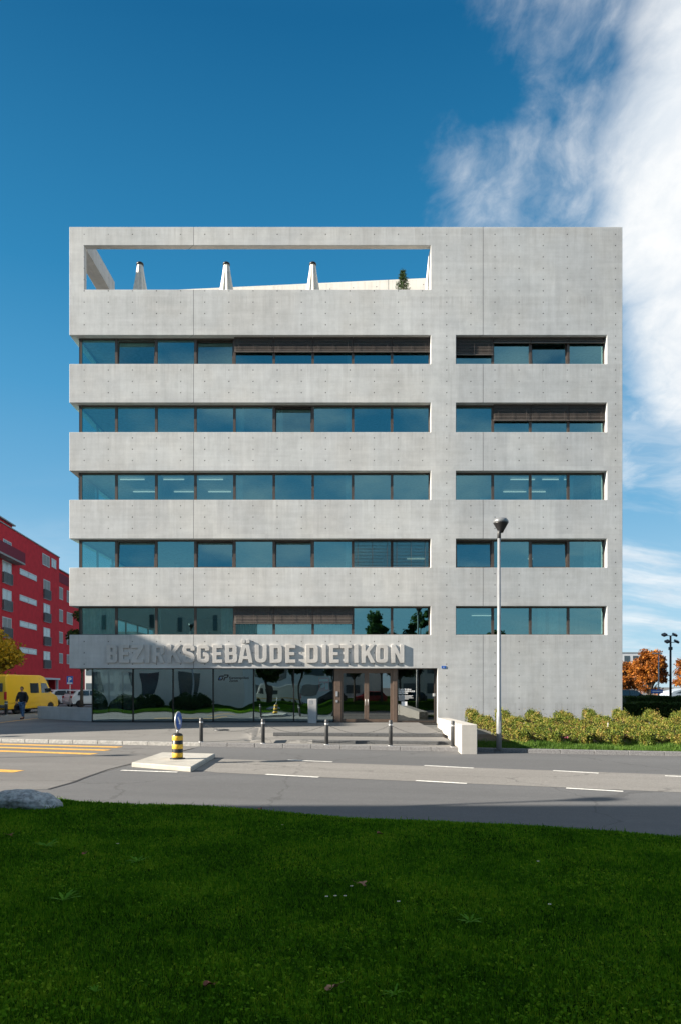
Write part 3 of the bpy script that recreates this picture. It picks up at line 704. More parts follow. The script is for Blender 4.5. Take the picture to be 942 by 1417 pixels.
cellwall('front_wall', [XL, OL, OR_, GR, RL, RR, XR], zs, front_filled, 0, TH, 'x', M['concrete'])
# left side wall, with its own window bands and terrace opening
def side_filled(u, z):
    if z < GZ and u < 12: return False
    if FZ(400.3) < z < FZ(339) and u < 4.6: return False
    if inrow(z) and u < 15: return False
    return True
cellwall('side_wall', [TH + 0.002, 4.6, 12, 15, DEEP], zs, side_filled, XL, XL + TH, 'y', M['concrete'])
cellwall('side_wall', [TH + 0.002, DEEP], [-.4, TOP], lambda u, z: True, XR - TH, XR, 'y', M['concrete'])
cellwall('rear_wall', [XL + .001, XR - .001], [-.4, TOP - .002], lambda u, z: True, DEEP + .002, DEEP + .3, 'x', M['concrete'])
# the left pillar and top beam of the terrace are thicker than the wall
b = MB(); b.box(XL + TH + .002, TH + .002, FZ(339) + .002, XL + .72, 4.6, TOP - .003); b.build('terrace_beam', M['concrete'], BL)
# terrace walls
b = MB(); yr = 4.15; yl = 5.6
b.add([(XL + TH + .004, yl, FZ(400.3) - 1.2), (OR_ + .9, yr, FZ(400.3) - 1.2), (OR_ + .9, yr + .3, FZ(400.3) - 1.2), (XL + TH + .004, yl + .3, FZ(400.3) - 1.2),
       (XL + TH + .004, yl, TOP - .01), (OR_ + .9, yr, TOP - .01), (OR_ + .9, yr + .3, TOP - .01), (XL + TH + .004, yl + .3, TOP - .01)], [(0, 3, 2, 1), (4, 5, 6, 7), (0, 1, 5, 4), (1, 2, 6, 5), (2, 3, 7, 6), (3, 0, 4, 7)])
b.build('terrace_wall', M['terrace'], BL)
b = MB(); b.prism([(TH + .004, FZ(400.3) - 1.2), (yr - .02, FZ(400.3) - 1.2), (yr - .02, FZ(400.3) + .2), (.95, TOP - .9), (TH + .004, TOP - .9)], OR_ + .003, OR_ + .25, 'x'); b.build('terrace_return', M['terrace'], BL)
TF = FZ(400.3) - 1.05
b = MB(); b.box(XL + TH + .003, TH + .003, TF - .3, XR - TH - .003, 8, TF); b.build('terrace_floor', M['palewall'], BL)
b = MB(); b.box(OR_ + .9 + .01, TH + .003, TOP - .5, XR - TH - .003, DEEP - .01, TOP - .25); b.build('roof_slab', M['roof'], BL)
b = MB(); b.box(XL + TH + .003, 8.01, TOP - .7, OR_ + .9, DEEP - .01, TOP - .45); b.build('roof_slab', M['roof'], BL)
b = MB(); b.box(XL + TH + .004, 7.6, TF + .001, OR_ + .9, 7.98, TOP - .71); b.build('terrace_wall', M['terrace'], BL)
# floors, ceilings and back walls of the rooms
gl_y = 0.33
for i, (a, c) in enumerate(rows):
    zt = FZ(a)
    b = MB(); b.box(XL + TH + .005, TH + .006, zt + .03, XR - TH - .006, DEEP - .02, zt + .06); b.build('ceiling', M['ceil'], BL)
    b = MB(); b.box(XL + TH + .005, TH + .006, zt + .40, XR - TH - .006, DEEP - .02, zt + (1.2 if i else .6)); b.build('floor_slab', M['infloor'], BL)
    zb = FZ(c) - .8
    b = MB(); b.box(XL + 3.6, 6.5, zb - .06, XR - 2.0, 6.7, zt + .028)
    for u in ((FX(270), FX(433), FX(542)) if i % 2 else (FX(216), FX(379), FX(488))): b.box(u - .06, .75, zb - .06, u + .06, 6.49, zt + .027)
    b.box(FX(613) - .3, .5, zb - .06, FX(613) + .3, 6.48, zt + .026)
    for u in ((FX(734),) if i % 2 else (FX(785),)): b.box(u - .06, .75, zb - .06, u + .06, 6.47, zt + .025)
    b.build('partition', M['inwall'], BL)
b = MB(); b.box(XL + TH + .005, TH + .006, GZ + .03, XR - TH - .006, DEEP - .02, GZ + 1.0); b.build('floor_slab', M['infloor'], BL)
b = MB(); b.box(XL + 1.4, 5.5, -.1, GR + .6, 5.7, GZ + .025); b.box(GR + .05, .5, -.1, GR + .3, 5.48, GZ + .024); b.build('partition', M['darkwall'], BL)
b = MB(); b.box(XL + 1.0, .5, -.1, GR, 5.5, 0.012); b.build('ground_floor', M['infloor'], BL)

# windows ----------------------------------------------------------
def bars(b, x0, x1, z0, z1, w, y0, y1, wb=None):
    wb = wb or w
    b.box(x0, y0, z0, x0 + w, y1, z1); b.box(x1 - w, y0, z0, x1, y1, z1)
    b.box(x0 + w, y0, z1 - w, x1 - w, y1, z1); b.box(x0 + w, y0, z0, x1 - w, y1, z0 + wb)
def slats(b, x0, x1, ztop, zbot, y, tilt, pitch=0.072, full=False):
    z = ztop - .10
    while z > zbot + .03:
        c, s = math.cos(tilt) * .034, math.sin(tilt) * .034
        b.add([(x0, y - c, z - s), (x1, y - c, z - s), (x1, y + c, z + s), (x0, y + c, z + s), (x0, y - c, z - s + .004), (x1, y - c, z - s + .004), (x1, y + c, z + s + .004), (x0, y + c, z + s + .004)],
              [(0, 3, 2, 1), (4, 5, 6, 7), (0, 1, 5, 4), (2, 3, 7, 6), (1, 2, 6, 5), (3, 0, 4, 7)])
        z -= pitch
    b.box(x0, y - .035, zbot, x1, y + .035, zbot + .035); b.box(x0, y - .05, ztop - .06, x1, y + .05, ztop)
    for t in (.12, .5, .88): b.box(x0 + (x1 - x0) * t - .006, y - .048, zbot + .036, x0 + (x1 - x0) * t + .006, y - .042, ztop - .061)
def window(x0, x1, z0, z1, tilt=0, blind=0, tl=1.0, y=gl_y):
    g = MB(); w = .062
    bars(g, x0, x1, z0, z1, w, y, y + .09, .045)
    wo = g.build('window', M['frame'], BL)
    a0, a1, c0, c1 = x0 + w + .002, x1 - w - .002, z0 + .047, z1 - w - .002
    th = R(5.5) if tilt else 0
    sy = y + .02
    Mx = Matrix.Translation((0, sy, c0)) @ Matrix.Rotation(-th, 4, 'X') @ Matrix.Translation((0, -sy, -c0))
    if tilt:
        s = MB()
        for (p, q, r_, t_) in ((a0, a0 + .05, c0, c1), (a1 - .05, a1, c0, c1), (a0 + .05, a1 - .05, c1 - .05, c1), (a0 + .05, a1 - .05, c0, c0 + .05)):
            s.box(p, sy, r_, q, sy + .06, t_, Mx)
        s.build('sash', M['frame'], wo); a0 += .052; a1 -= .052; c0 += .052; c1 -= .052
    p = MB(); yy = y + .05
    wob = random.uniform(-.004, .004); wv = random.uniform(-.003, .003)      # every pane sits a hair out of plane
    vs = [(a0, yy - wob, c0 - 0), (a1, yy + wob, c0), (a1, yy + wob + wv, c1), (a0, yy - wob + wv, c1)]
    p.add([Mx @ Vector(v) for v in vs], [(0, 1, 2, 3)])
    p.build('pane', M['glass'], wo, recalc=False)
    if blind:
        bb = MB(); slats(bb, x0 + .01, x1 - .01, z1 + .02, z1 - blind * (z1 - z0), y - .10, tl); bb.build('blind', M['slat'], wo)
    return wo
cols = [109.5, 161.0, 216.3, 270.5, 324.5, 379, 433, 488, 542, 595.4]
colR = [630.8, 681.5, 733.5, 786, 837.2]
tilted = {(0, 1), (0, 3), (1, 5), (3, 1), (3, 3), (3, 5)}; tiltR = {(0, 2), (3, 0), (3, 2)}
blL = {(0, 4): .52, (0, 5): .52, (0, 6): .52, (0, 7): .52, (0, 8): .52, (3, 7): .97, (3, 8): .97, (4, 4): .60, (4, 5): .60, (4, 6): .60}
blR = {(0, 0): .62, (0, 1): .20, (0, 2): .20, (0, 3): .20, (1, 1): .56, (1, 2): .56, (1, 3): .56}
def sx(px): return (px - HX) * (FD + gl_y) / F
for i, (a, c) in enumerate(rows):
    z1 = FZ(a) - .002; z0 = FZ(c) + .002
    for j in range(9):
        x0 = sx(cols[j]) + (0.0 if j else .07); x1 = sx(cols[j + 1]) if j < 8 else OR_ - .002
        window(x0 + .001, x1 - .001, z0, z1, (i, j) in tilted, blL.get((i, j), 0), .15 if i == 3 else 1.05)
    for j in range(4):
        x0 = sx(colR[j]) if j else RL + .002; x1 = sx(colR[j + 1]) if j < 3 else RR - .002
        window(x0 + .001, x1 - .001, z0, z1, (i, j) in tiltR, blR.get((i, j), 0), 1.05)
    # corner post and the windows round the corner
    xg = sx(cols[0])
    b = MB(); b.box(xg, gl_y, z0, xg + .068, gl_y + .07, z1); b.build('corner_post', M['black_frame'], BL)
    yy = gl_y + .075
    for j in range(6):
        y0 = yy + j * 2.4; y1 = y0 + 2.4
        g = MB()
        for (p, q, r_, t_) in ((y0, y0 + .06, z0, z1), (y1 - .06, y1 - .002, z0, z1), (y0 + .06, y1 - .06, z1 - .06, z1), (y0 + .06, y1 - .06, z0, z0 + .05)): g.box(xg, p, r_, xg + .08, q, t_)
        wo = g.build('window', M['frame'], BL)
        p = MB(); p.add([(xg + .04, y0 + .06, z0 + .05), (xg + .04, y1 - .06, z0 + .05), (xg + .04, y1 - .06, z1 - .06), (xg + .04, y0 + .06, z1 - .06)], [(0, 1, 2, 3)]); p.build('pane', M['glass'], wo, recalc=False)
        if i == 2 and j == 0:
            s = MB(); z = z1
            while z > z0 + .15:
                s.box(xg - .10, y0 + .05, z, xg - .03, y1, z + .012); z -= .07
            s.build('blind', M['slat'], wo)
    # ceiling lamps
    if i in (2, 3, 4, 0):
        if i == 2: lamps = [(183, 1.2), (238, 1.2), (292, 1.2), (200, 3.4), (252, 3.4), (304, 3.4), (723, 1.2), (767, 1.2), (712, 3.4), (751, 3.4)]
        elif i == 3: lamps = [(578, 5.0), (722, 5.0)]
        elif i == 4: lamps = [(668, 4.0)]
        else: lamps = [(380, 4.5), (560, 4.5)]
        for px, dy in lamps:
            xx = (px - HX) * (FD + dy) / F
            b = MB(); b.box(xx - .62, dy, FZ(a) - .075, xx + .62, dy + .07, FZ(a) - .03); b.build('ceiling_lamp', M['lamp_on'] if i in (2, 3, 4) else M['lamp_off'], BL)
    b = MB()
    for u in lin(XL + 1.2, OR_ - 1.2, 10) + lin(RL + .8, RR - .8, 4):           # office clutter on the sills and desks
        if random.random() < .65:
            q = random.uniform(-.6, .6); h = random.uniform(.08, .32); w = random.uniform(.06, .4)
            b.box(u + q, .75, z0 + .0, u + q + w, 1.05, z0 + h)
    b.box(XL + 2.0, .72, z0 - .05, OR_ - .5, 1.5, z0 - .01); b.box(RL + .1, .72, z0 - .05, RR - .1, 1.5, z0 - .01)
    b.build('desk', M['ceil'], BL)
# curtains behind the lowest blinds and a few panes
def curtain(px0, px1, i, dy=.62):
    a, c = rows[i]; x0, x1 = sx(px0), sx(px1); b = MB(); n = max(6, int((x1 - x0) / .09)); vs = []
    for k in range(n + 1):
        u = x0 + (x1 - x0) * k / n; o_ = .03 * (-1) ** k
        vs += [(u, dy + o_, FZ(c) - .2), (u, dy + o_, FZ(a) + .02)]
    b.add(vs, [(2 * k, 2 * k + 2, 2 * k + 3, 2 * k + 1) for k in range(n)]); b.build('curtain', M['curtain'], BL, recalc=False)
for p in ((328, 486, 4), (112, 160, 4), (305, 324, 4), (746, 757, 4), (762, 775, 4), (821, 834, 2), (786, 796, 2), (378, 391, 1), (478, 488, 1), (327, 337, 1), (478, 488, 2), (327, 335, 2), (480, 488, 0), (478, 488, 3), (316, 326, 4), (810, 832, 3)): curtain(*p)

# ground floor shopfront ---------------------------------------------
gy = .36
def gx(px): return (px - HX) * (FD + gy) / F
gcols = [127, 184, 239.5, 295, 351, 406.5, 461.5]
for j in range(6):
    x0, x1 = gx(gcols[j]), gx(gcols[j + 1]); g = MB(); bars(g, x0 + .001, x1 - .001, .005, GZ - .002, .028, gy, gy + .10, .05)
    wo = g.build('shop_window', M['black_frame'], BL)
    p = MB(); n = 1; q = random.uniform(-.006, .006)
    p.add([(x0 + .03, gy + .05 - q, .056), (x1 - .03, gy + .05 + q, .056), (x1 - .03, gy + .05 + q, GZ - .032), (x0 + .03, gy + .05 - q, GZ - .032)], [(0, 1, 2, 3)])
    p.build('pane', M['shopglass'], wo, recalc=False)
for j in range(4):   # glazing round the corner
    y0 = gy + .11 + j * 2.3; y1 = y0 + 2.3; x0 = gx(127); g = MB()
    for (p, q, r_, t_) in ((y0, y0 + .03, .005, GZ), (y1 - .03, y1 - .002, .005, GZ), (y0 + .03, y1 - .03, GZ - .05, GZ - .002), (y0 + .03, y1 - .03, .005, .05)): g.box(x0, p, r_, x0 + .08, q, t_)
    wo = g.build('shop_window', M['black_frame'], BL)
    p = MB(); p.add([(x0 + .04, y0 + .03, .05), (x0 + .04, y1 - .03, .05), (x0 + .04, y1 - .03, GZ - .05), (x0 + .04, y0 + .03, GZ - .05)], [(0, 1, 2, 3)]); p.build('pane', M['shopglass'], wo, recalc=False)
# entrance
ef = MB(); fz = .006
ex = [gx(462.5), gx(471.5), gx(507), gx(543), gx(549), gx(601.5)]
ef.box(ex[0], gy - .05, fz, ex[1], gy + .1, GZ - .003); ef.box(ex[3], gy - .05, fz, ex[4], gy + .1, GZ - .003); ef.box(ex[1] + .001, gy - .05, GZ - .12, ex[3] - .001, gy + .1, GZ - .003)
ef.build('entrance_frame', M['frame_light'], BL, bevel=.006)
for s, (x0, x1) in enumerate(((ex[1], ex[2]), (ex[2], ex[3]))):
    g = MB(); bars(g, x0 + .004, x1 - .004, fz + .01, GZ - .125, .11, gy, gy + .07, .14)
    dr = g.build('door', M['frame_light'], BL, bevel=.005)
    p = MB(); p.add([(x0 + .12, gy + .03, fz + .16), (x1 - .12, gy + .03, fz + .16), (x1 - .12, gy + .03, GZ - .24), (x0 + .12, gy + .03, GZ - .24)], [(0, 1, 2, 3)]); p.build('pane', M['doorglass'], dr, recalc=False)
    xx = x1 - .06 if s == 0 else x0 + .06
    MB().tube([(xx, gy - .002, 1.15), (xx, gy - .05, 1.15), (xx + (.0), gy - .05, .85), (xx, gy - .002, .85)], .013, 8).build('handle', M['steel'], dr)
g = MB(); bars(g, ex[4] + .001, ex[5], fz, GZ - .003, .045, gy, gy + .1, .08); sd = g.build('side_light', M['frame'], BL)
p = MB(); p.add([(ex[4] + .05, gy + .05, fz + .085), (ex[5] - .05, gy + .05, fz + .085), (ex[5] - .05, gy + .05, GZ - .05), (ex[4] + .05, gy + .05, GZ - .05)], [(0, 1, 2, 3)]); p.build('pane', M['doorglass'], sd, recalc=False)
# right jamb post, slightly raked, with its small control box
b = MB(); b.box(ex[5] + .003, gy - .12, fz, GR - .004, gy + .1, GZ - .003); b.build('jamb_panel', M['black_frame'], BL)
b = MB(); b.box(gx(598.5), gy - .06, 1.30, gx(603), gy - .003, 1.45); b.build('door_control', M['steel'], BL, bevel=.005)
b = MB(); b.box(gx(466) - .05, gy - .07, 1.30, gx(466) + .05, gy - .052, 1.55); b.box(gx(466) - .05, gy - .07, 1.0, gx(466) + .05, gy - .052, 1.12); b.build('door_bell', M['steel'], BL)

# writing ------------------------------------------------------------
def roundpoly(pts):
    out = []; n = len(pts)
    for i, p in enumerate(pts):
        r = p[2] if len(p) > 2 else 0
        P0 = Vector(pts[i - 1][:2]); P1 = Vector(p[:2]); P2 = Vector(pts[(i + 1) % n][:2])
        if r <= 0: out.append(P1); continue
        a = (P0 - P1).normalized(); c = (P2 - P1).normalized(); ang = a.angle(c); t = min(r / math.tan(ang / 2), (P0 - P1).length * .5, (P2 - P1).length * .5)
        A = P1 + a * t; C = P1 + c * t
        for k in range(7):
            s = k / 6; out.append((1 - s) ** 2 * A + 2 * s * (1 - s) * P1 * 1 + s * s * C)
    return out
def stroke(pts, w, r):
    n = len(pts); q = []
    for i, p in enumerate(pts):
        P1 = Vector(p)
        if i in (0, n - 1): q.append(P1); continue
        P0, P2 = Vector(pts[i - 1]), Vector(pts[i + 1]); a = (P0 - P1).normalized(); c = (P2 - P1).normalized()
        t = min(r, (P0 - P1).length * .49, (P2 - P1).length * .49); A, C = P1 + a * t, P1 + c * t
        for k in range(7):
            s = k / 6; q.append((1 - s) ** 2 * A + 2 * s * (1 - s) * P1 + s * s * C)
    Lf, Rt = [], []
    for i in range(len(q)):
        d = (q[min(i + 1, len(q) - 1)] - q[max(i - 1, 0)]).normalized(); nn = Vector((-d.y, d.x)) * w / 2
        Lf.append(q[i] + nn); Rt.append(q[i] - nn)
    return Lf + Rt[::-1]
def glyph(ch, w):
    s = .21; h = s / 2
    if ch == 'B': return [roundpoly([(0, 0), (w, 0, .2), (w, .48, .12), (w - .06, .52), (w - .02, .57, .1), (w - .02, 1, .2), (0, 1)]), roundpoly([(s, .17), (w - s, .17, .06), (w - s, .43, .06), (s, .43)]), roundpoly([(s, .6), (w - s - .02, .6, .06), (w - s - .02, .83, .06), (s, .83)])]
    if ch == 'E': return [roundpoly([(0, 0), (w, 0), (w, .18), (s, .18), (s, .42), (w - .06, .42), (w - .06, .59), (s, .59), (s, .82), (w, .82), (w, 1), (0, 1)])]
    if ch == 'Z': return [roundpoly([(0, 0), (w, 0), (w, .18), (.27, .18), (w, .84), (w, 1), (0.02, 1), (.02, .82), (w - .27, .82), (0, .16)])]
    if ch == 'I': return [roundpoly([(0, 0), (s, 0), (s, 1), (0, 1)])]
    if ch == 'R': return [roundpoly([(0, 0), (s, 0), (s, .38), (.30, .38), (w - .21, 0), (w + .02, 0), (w - .14, .43), (w, .52, .1), (w, 1, .2), (0, 1)]), roundpoly([(s, .56), (w - s, .56, .06), (w - s, .83, .06), (s, .83)])]
    if ch == 'K': return [roundpoly([(0, 0), (s, 0), (s, .32), (.29, .44), (w - .2, 0), (w + .04, 0), (.43, .6), (w + .02, 1), (w - .22, 1), (s, .6), (s, 1), (0, 1)])]
    if ch == 'S': return [stroke([(w - h, .68), (w - h, 1 - h), (h, 1 - h), (h, .58), (w - h, .44), (w - h, h), (h, h), (h, .32)], .2, .14)]
    if ch == 'G': return [stroke([(w - h, .68), (w - h, 1 - h), (h, 1 - h), (h, h), (w - h, h), (w - h, .46), (w / 2, .46)], .2, .12)]
    if ch == 'A': return [roundpoly([(0, 0), (.2, 0), (.245, .2), (w - .245, .2), (w - .2, 0), (w, 0), (w - .2, 1), (.2, 1)]), roundpoly([(.275, .36), (w - .275, .36), (w / 2 + .015, .82), (w / 2 - .015, .82)]),
                          roundpoly([(w / 2 - .22, 1.10), (w / 2 - .04, 1.10), (w / 2 - .04, 1.27), (w / 2 - .22, 1.27)]), roundpoly([(w / 2 + .04, 1.10), (w / 2 + .22, 1.10), (w / 2 + .22, 1.27), (w / 2 + .04, 1.27)])]
    if ch == 'U': return [stroke([(h, 1), (h, h), (w - h, h), (w - h, 1)], .2, .2)]
    if ch == 'D': return [roundpoly([(0, 0), (w, 0, .22), (w, 1, .22), (0, 1)]), roundpoly([(s, .18), (w - s, .18, .08), (w - s, .82, .08), (s, .82)])]
    if ch == 'O': return [roundpoly([(0, 0, .22), (w, 0, .22), (w, 1, .22), (0, 1, .22)]), roundpoly([(s, .18, .08), (w - s, .18, .08), (w - s, .82, .08), (s, .82, .08)])]
    if ch == 'T': return [roundpoly([(w / 2 - h, 0), (w / 2 + h, 0), (w / 2 + h, .82), (w, .82), (w, 1), (0, 1), (0, .82), (w / 2 - h, .82)])]
    if ch == 'N': return [roundpoly([(0, 0), (s, 0), (s, .58), (w - s, 0), (w, 0), (w, 1), (w - s, 1), (w - s, .42), (s, 1), (0, 1)])]
def curve_mesh(name, polys, mat, parent, loc, scale, extrude, bev, flatfront=True):
    cu = bpy.data.curves.new('tmp', 'CURVE'); cu.dimensions = '2D'; cu.fill_mode = 'BOTH'; cu.extrude = extrude / scale; cu.bevel_depth = bev / scale; cu.bevel_resolution = 1
    for poly in polys:
        sp = cu.splines.new('POLY'); sp.points.add(len(poly) - 1); sp.use_cyclic_u = True
        for k, p in enumerate(poly): sp.points[k].co = (p[0], p[1], 0, 1)
    t = bpy.data.objects.new('tmp', cu); COL.objects.link(t)
    dg = bpy.context.evaluated_depsgraph_get(); me = bpy.data.meshes.new_from_object(t.evaluated_get(dg))
    COL.objects.unlink(t); bpy.data.objects.remove(t); bpy.data.curves.remove(cu)
    me.transform(Matrix.Translation(loc) @ Matrix.Rotation(PI / 2, 4, 'X') @ Matrix.Scale(scale, 4)); me.name = name
    me.materials.clear(); me.materials.append(mat)
    o = bpy.data.objects.new(name, me); COL.objects.link(o); o.parent = parent; return o
zb = FZ(917.3); LH = FZ(892.5) - zb
word = [('B', 148.5, 163), ('E', 166, 179.5), ('Z', 182.5, 199), ('I', 202.5, 207), ('R', 212, 227.5), ('K', 232.5, 250.5), ('S', 253.5, 270), ('G', 273.5, 290), ('E', 295, 308), ('B', 312.5, 328.5), ('A', 330.5, 350),
        ('U', 353.5, 369.5), ('D', 374, 390.5), ('E', 395.5, 409), ('D', 423.5, 440), ('I', 446, 450), ('E', 456, 469), ('T', 471, 486.5), ('I', 490, 494), ('K', 500, 517.5), ('O', 520, 536), ('N', 541, 558.5)]
for ch, p0, p1 in word:
    w = (p1 - p0) * FD / F / LH
    curve_mesh('letter', glyph(ch, max(w, .3)), M['letter'], BL, (FX(p0), -.045, zb), LH, .040, .007)
def text_mesh(name, s, size, mat, parent, loc, rot=(PI / 2, 0, 0), ext=.002, align='LEFT', bold=0.0):
    cu = bpy.data.curves.new('tmp', 'FONT'); cu.body = s; cu.size = size; cu.extrude = ext; cu.align_x = align; cu.offset = bold
    t = bpy.data.objects.new('tmp', cu); COL.objects.link(t)
    dg = bpy.context.evaluated_depsgraph_get(); me = bpy.data.meshes.new_from_object(t.evaluated_get(dg))
    COL.objects.unlink(t); bpy.data.objects.remove(t); bpy.data.curves.remove(cu)
    from mathutils import Euler
    me.transform(Matrix.Translation(loc) @ Euler(rot).to_matrix().to_4x4()); me.materials.clear(); me.materials.append(mat); me.name = name
    o = bpy.data.objects.new(name, me); COL.objects.link(o)
    if parent is not None: o.parent = parent
    return o
# police mark on the glass
yl_ = gy + .03; lz = 1.8 + (HY - 943) * (FD + gy) / F; lx = gx(300)
curve_mesh('window_mark', [[Vector(p) for p in q] for q in (stroke([(1.15, .78), (.45, .78), (.22, .2), (.75, .2), (.92, .62)], .16, .12), stroke([(1.05, .1), (1.22, .60), (1.6, .60), (1.75, .95), (1.1, .95)], .16, .12))], M['black'], BL, (lx, yl_, lz), .33, .002, 0)
curve_mesh('window_mark', [[Vector(p) for p in roundpoly([(0.02, 0.06), (.24, 0.06), (.30, .22), (.08, .22)])]], M['signblue'], BL, (lx + .10, yl_ - .004, lz + .09), .33, .002, 0)
text_mesh('window_lettering', 'Kantonspolizei', .165, M['black'], BL, (lx + .62, yl_, lz + .12), bold=.003); text_mesh('window_lettering', 'Zürich', .165, M['black'], BL, (lx + .62, yl_, lz - .03), bold=.003)
# white lettering on the side light
wz = 1.8 + (HY - 955) * (FD + gy) / F; wx = gx(551)
for k, t in enumerate(('Bezirk Dietikon', 'BEZIRKSGEBÄUDE', 'DIETIKON')):
    text_mesh('window_lettering', t, .10, M['signwhite'], BL, (wx, yl_ - .0, wz - k * .10), bold=.004)
b = MB()
for k in range(5): b.box(wx, yl_ - .002, wz - .30 - k * .055, wx + (.72, .66, .74, .5, .3)[k], yl_ + .002, wz - .278 - k * .055)
b.build('window_lettering', M['signwhite'], BL)
b = MB(); b.box(gx(555), yl_ - .002, 1.8 + (HY - 977) * .0361, gx(563), yl_ + .002, 1.8 + (HY - 971) * .0361); b.build('notice', M['signwhite'], BL)
# poster
b = MB(); pz = 1.8 + (HY - 957) * .0361; b.box(gx(441), gy + .058, pz, gx(455.5), gy + .064, pz + .70); po = b.build('poster', M['redposter'], BL)
b = MB(); b.box(gx(442), gy + .052, pz + .50, gx(454), gy + .057, pz + .62); b.lathe([(0, 0), (.13, 0), (.13, .004), (.05, .005)], 16, Matrix.Translation((gx(446), gy + .056, pz + .30)) @ Matrix.Rotation(PI / 2, 4, 'X')); b.box(gx(450), gy + .052, pz + .1, gx(454.5), gy + .057, pz + .4); b.build('poster_print', M['signwhite'], po)
# house number
b = MB(); b.box(FX(610.5), -.02, FZ(925.2), FX(616.5), -.003, FZ(921.8)); hn = b.build('house_number', M['signblue'], BL)
text_mesh('number', '2', .11, M['signwhite'], hn, (FX(612.6), -.022, FZ(924.9)), ext=.001)

# intercom pillar
t = empty('intercom_pillar', (gx(433), FD - .25, 0), 0, 'square pale concrete intercom pillar standing left of the entrance door', 'pillar')
MB().box(-.21, -.15, 0, .21, .15, 1.18).build('pillar', M['lowwall'], t, bevel=.01)
MB().box(-.17, -.156, .93, -.0, -.1505, 1.12).build('speaker_panel', M['steel'], t)

# ------------------------------------------------------------------ terrace things
def parasol(px, label, seed):
    D = FD + 2.5; X = (px - HX) * D / F; rng = random.Random(seed)
    zt = 1.8 + (HY - 362.5) * D / F; base = TF
    t = empty('parasol', (X, D, base), rng.random() * 3, label, 'parasol', 'closed parasols on the roof terrace')
    H = zt - base
    MB().tube([(0, 0, 0.05), (0, 0, H - .1)], .035, 10).build('pole', M['steel'], t)
    MB().lathe([(.42, 0), (.42, .06), (.1, .09), (.05, .3), (.05, .3)], 20).build('base', M['darkgrey'], t)
    fr = [rng.uniform(.75, 1.15) for _ in range(9)]
    vs = []; prof = [(.13, H - .10), (.16, H - .25), (.20, H - .6), (.27, H - 1.1), (.36, H - 1.7), (.43, H - 2.2), (.33, H - 2.35)]
    b = MB(); seg = 54; n = len(prof)
    for k in range(seg):
        a = 2 * PI * k / seg; fold = math.cos(a * 9 / 1) ; q = fr[int(k / 6) % 9]
        for i, (r, z) in enumerate(prof):
            rr = r * (1 + (.03 + .035 * i) * fold * q); vs.append((rr * math.cos(a), rr * math.sin(a) * .9, z + (.05 * fold * q if i > 4 else 0)))
    b.add(vs, [(k * n + i, ((k + 1) % seg) * n + i, ((k + 1) % seg) * n + i + 1, k * n + i + 1) for k in range(seg) for i in range(n - 1)], True)
    b.build('canopy', M['fabric'], t)
    MB().lathe([(.19, H - .16), (.18, H - .07), (.10, H - .01), (0, H)], 18).build('cap', M['black'], t)
parasol(194, 'closed cream parasol on the roof terrace, leftmost of three', 1)
parasol(313.5, 'closed cream parasol on the roof terrace, middle of three', 2)
parasol(433, 'closed cream parasol on the roof terrace, rightmost of three', 3)
def conifer(X, D, base, H, r, label):
    t = empty('potted_pine', (X, D, base), 0, label, 'pine tree'); rng = np.random.default_rng(5)
    MB().lathe([(.22, 0), (.30, .45), (.31, .5), (.26, .5), (.25, .42), (0, .42)], 18).build('pot', M['darkgrey'], t)
    b = MB(); b.tube([(0, 0, .42), (.02, 0, H * .6), (0, .01, H * .98)], [.035, .02, .006], 6); P = []
    z = .75
    while z < H - .05:
        n = 6; rl = r * (1 - (z - .6) / (H - .6)) ** .75 + .05
        for k in range(n):
            a = 2 * PI * k / n + z * 7 + rng.uniform(-.3, .3); L_ = rl * rng.uniform(.75, 1.1)
            e = Vector((math.cos(a) * L_, math.sin(a) * L_, z + L_ * .55)); s0 = Vector((0, 0, z)); b.tube([s0, e], [.01, .004], 5)
            for q in range(60):
                tt = rng.uniform(.25, 1.05); p = s0.lerp(e, tt); P.append((p.x + rng.normal() * .035, p.y + rng.normal() * .035, p.z + rng.normal() * .035))
        z += .19
    b.build('trunk', M['bark'], t)
    V, T = leaves_arrays(np.array(P), .022, np.random.default_rng(3), aspect=4.5); tri_mesh('needles', V, T, M['needle'], t)
cD = FD + 2.2
conifer((557 - HX) * cD / F, cD, TF, 1.8 + (HY - 374) * cD / F - TF, .62, 'small potted pine tree on the roof terrace at the right end of the opening')

# ------------------------------------------------------------------ pavement furniture
kdir = Vector((1, KS)).normalized()
bol = [(278, 1030.5), (364, 1032.5), (452, 1035), (540, 1038), (626, 1038.5)]
b0 = None; bp = []
names = ['leftmost of five chained grey bollards before the glass front', 'second from the left of five chained grey bollards', 'middle one of five chained grey bollards', 'fourth from the left of five chained grey bollards, before the entrance', 'rightmost of five chained grey bollards, beside the white wall']
xsb = []
for i in range(5):
    xb = G(bol[i][0], 1034, PAVZ)[0]
    yb = kerb_y(xb) + .32
    xb = (bol[i][0] - HX) / F * yb; yb = kerb_y(xb) + .32; zb_ = pav_z(xb, yb) - .01
    bp.append((xb, yb, zb_))
    if i == 0:
        b0 = empty('bollard', (xb, yb, zb_), 0, 'grey steel bollard, ' + names[0], 'bollard', 'chained bollards along the kerb')
        MB().lathe([(.068, 0), (.068, .84), (.062, .87), (.04, .885), (0, .888)], 16).build('post', M['bollard'], b0)
        MB().lathe([(.0695, .70), (.0705, .705), (.0705, .745), (.0695, .75)], 16).build('collar', M['steel'], b0)
        MB().lathe([(.10, 0.004), (.10, .02), (.07, .028)], 16).build('base_plate', M['steel'], b0)
    else: copy_tree(b0, (xb, yb, zb_), 0, 'grey steel bollard, ' + names[i])
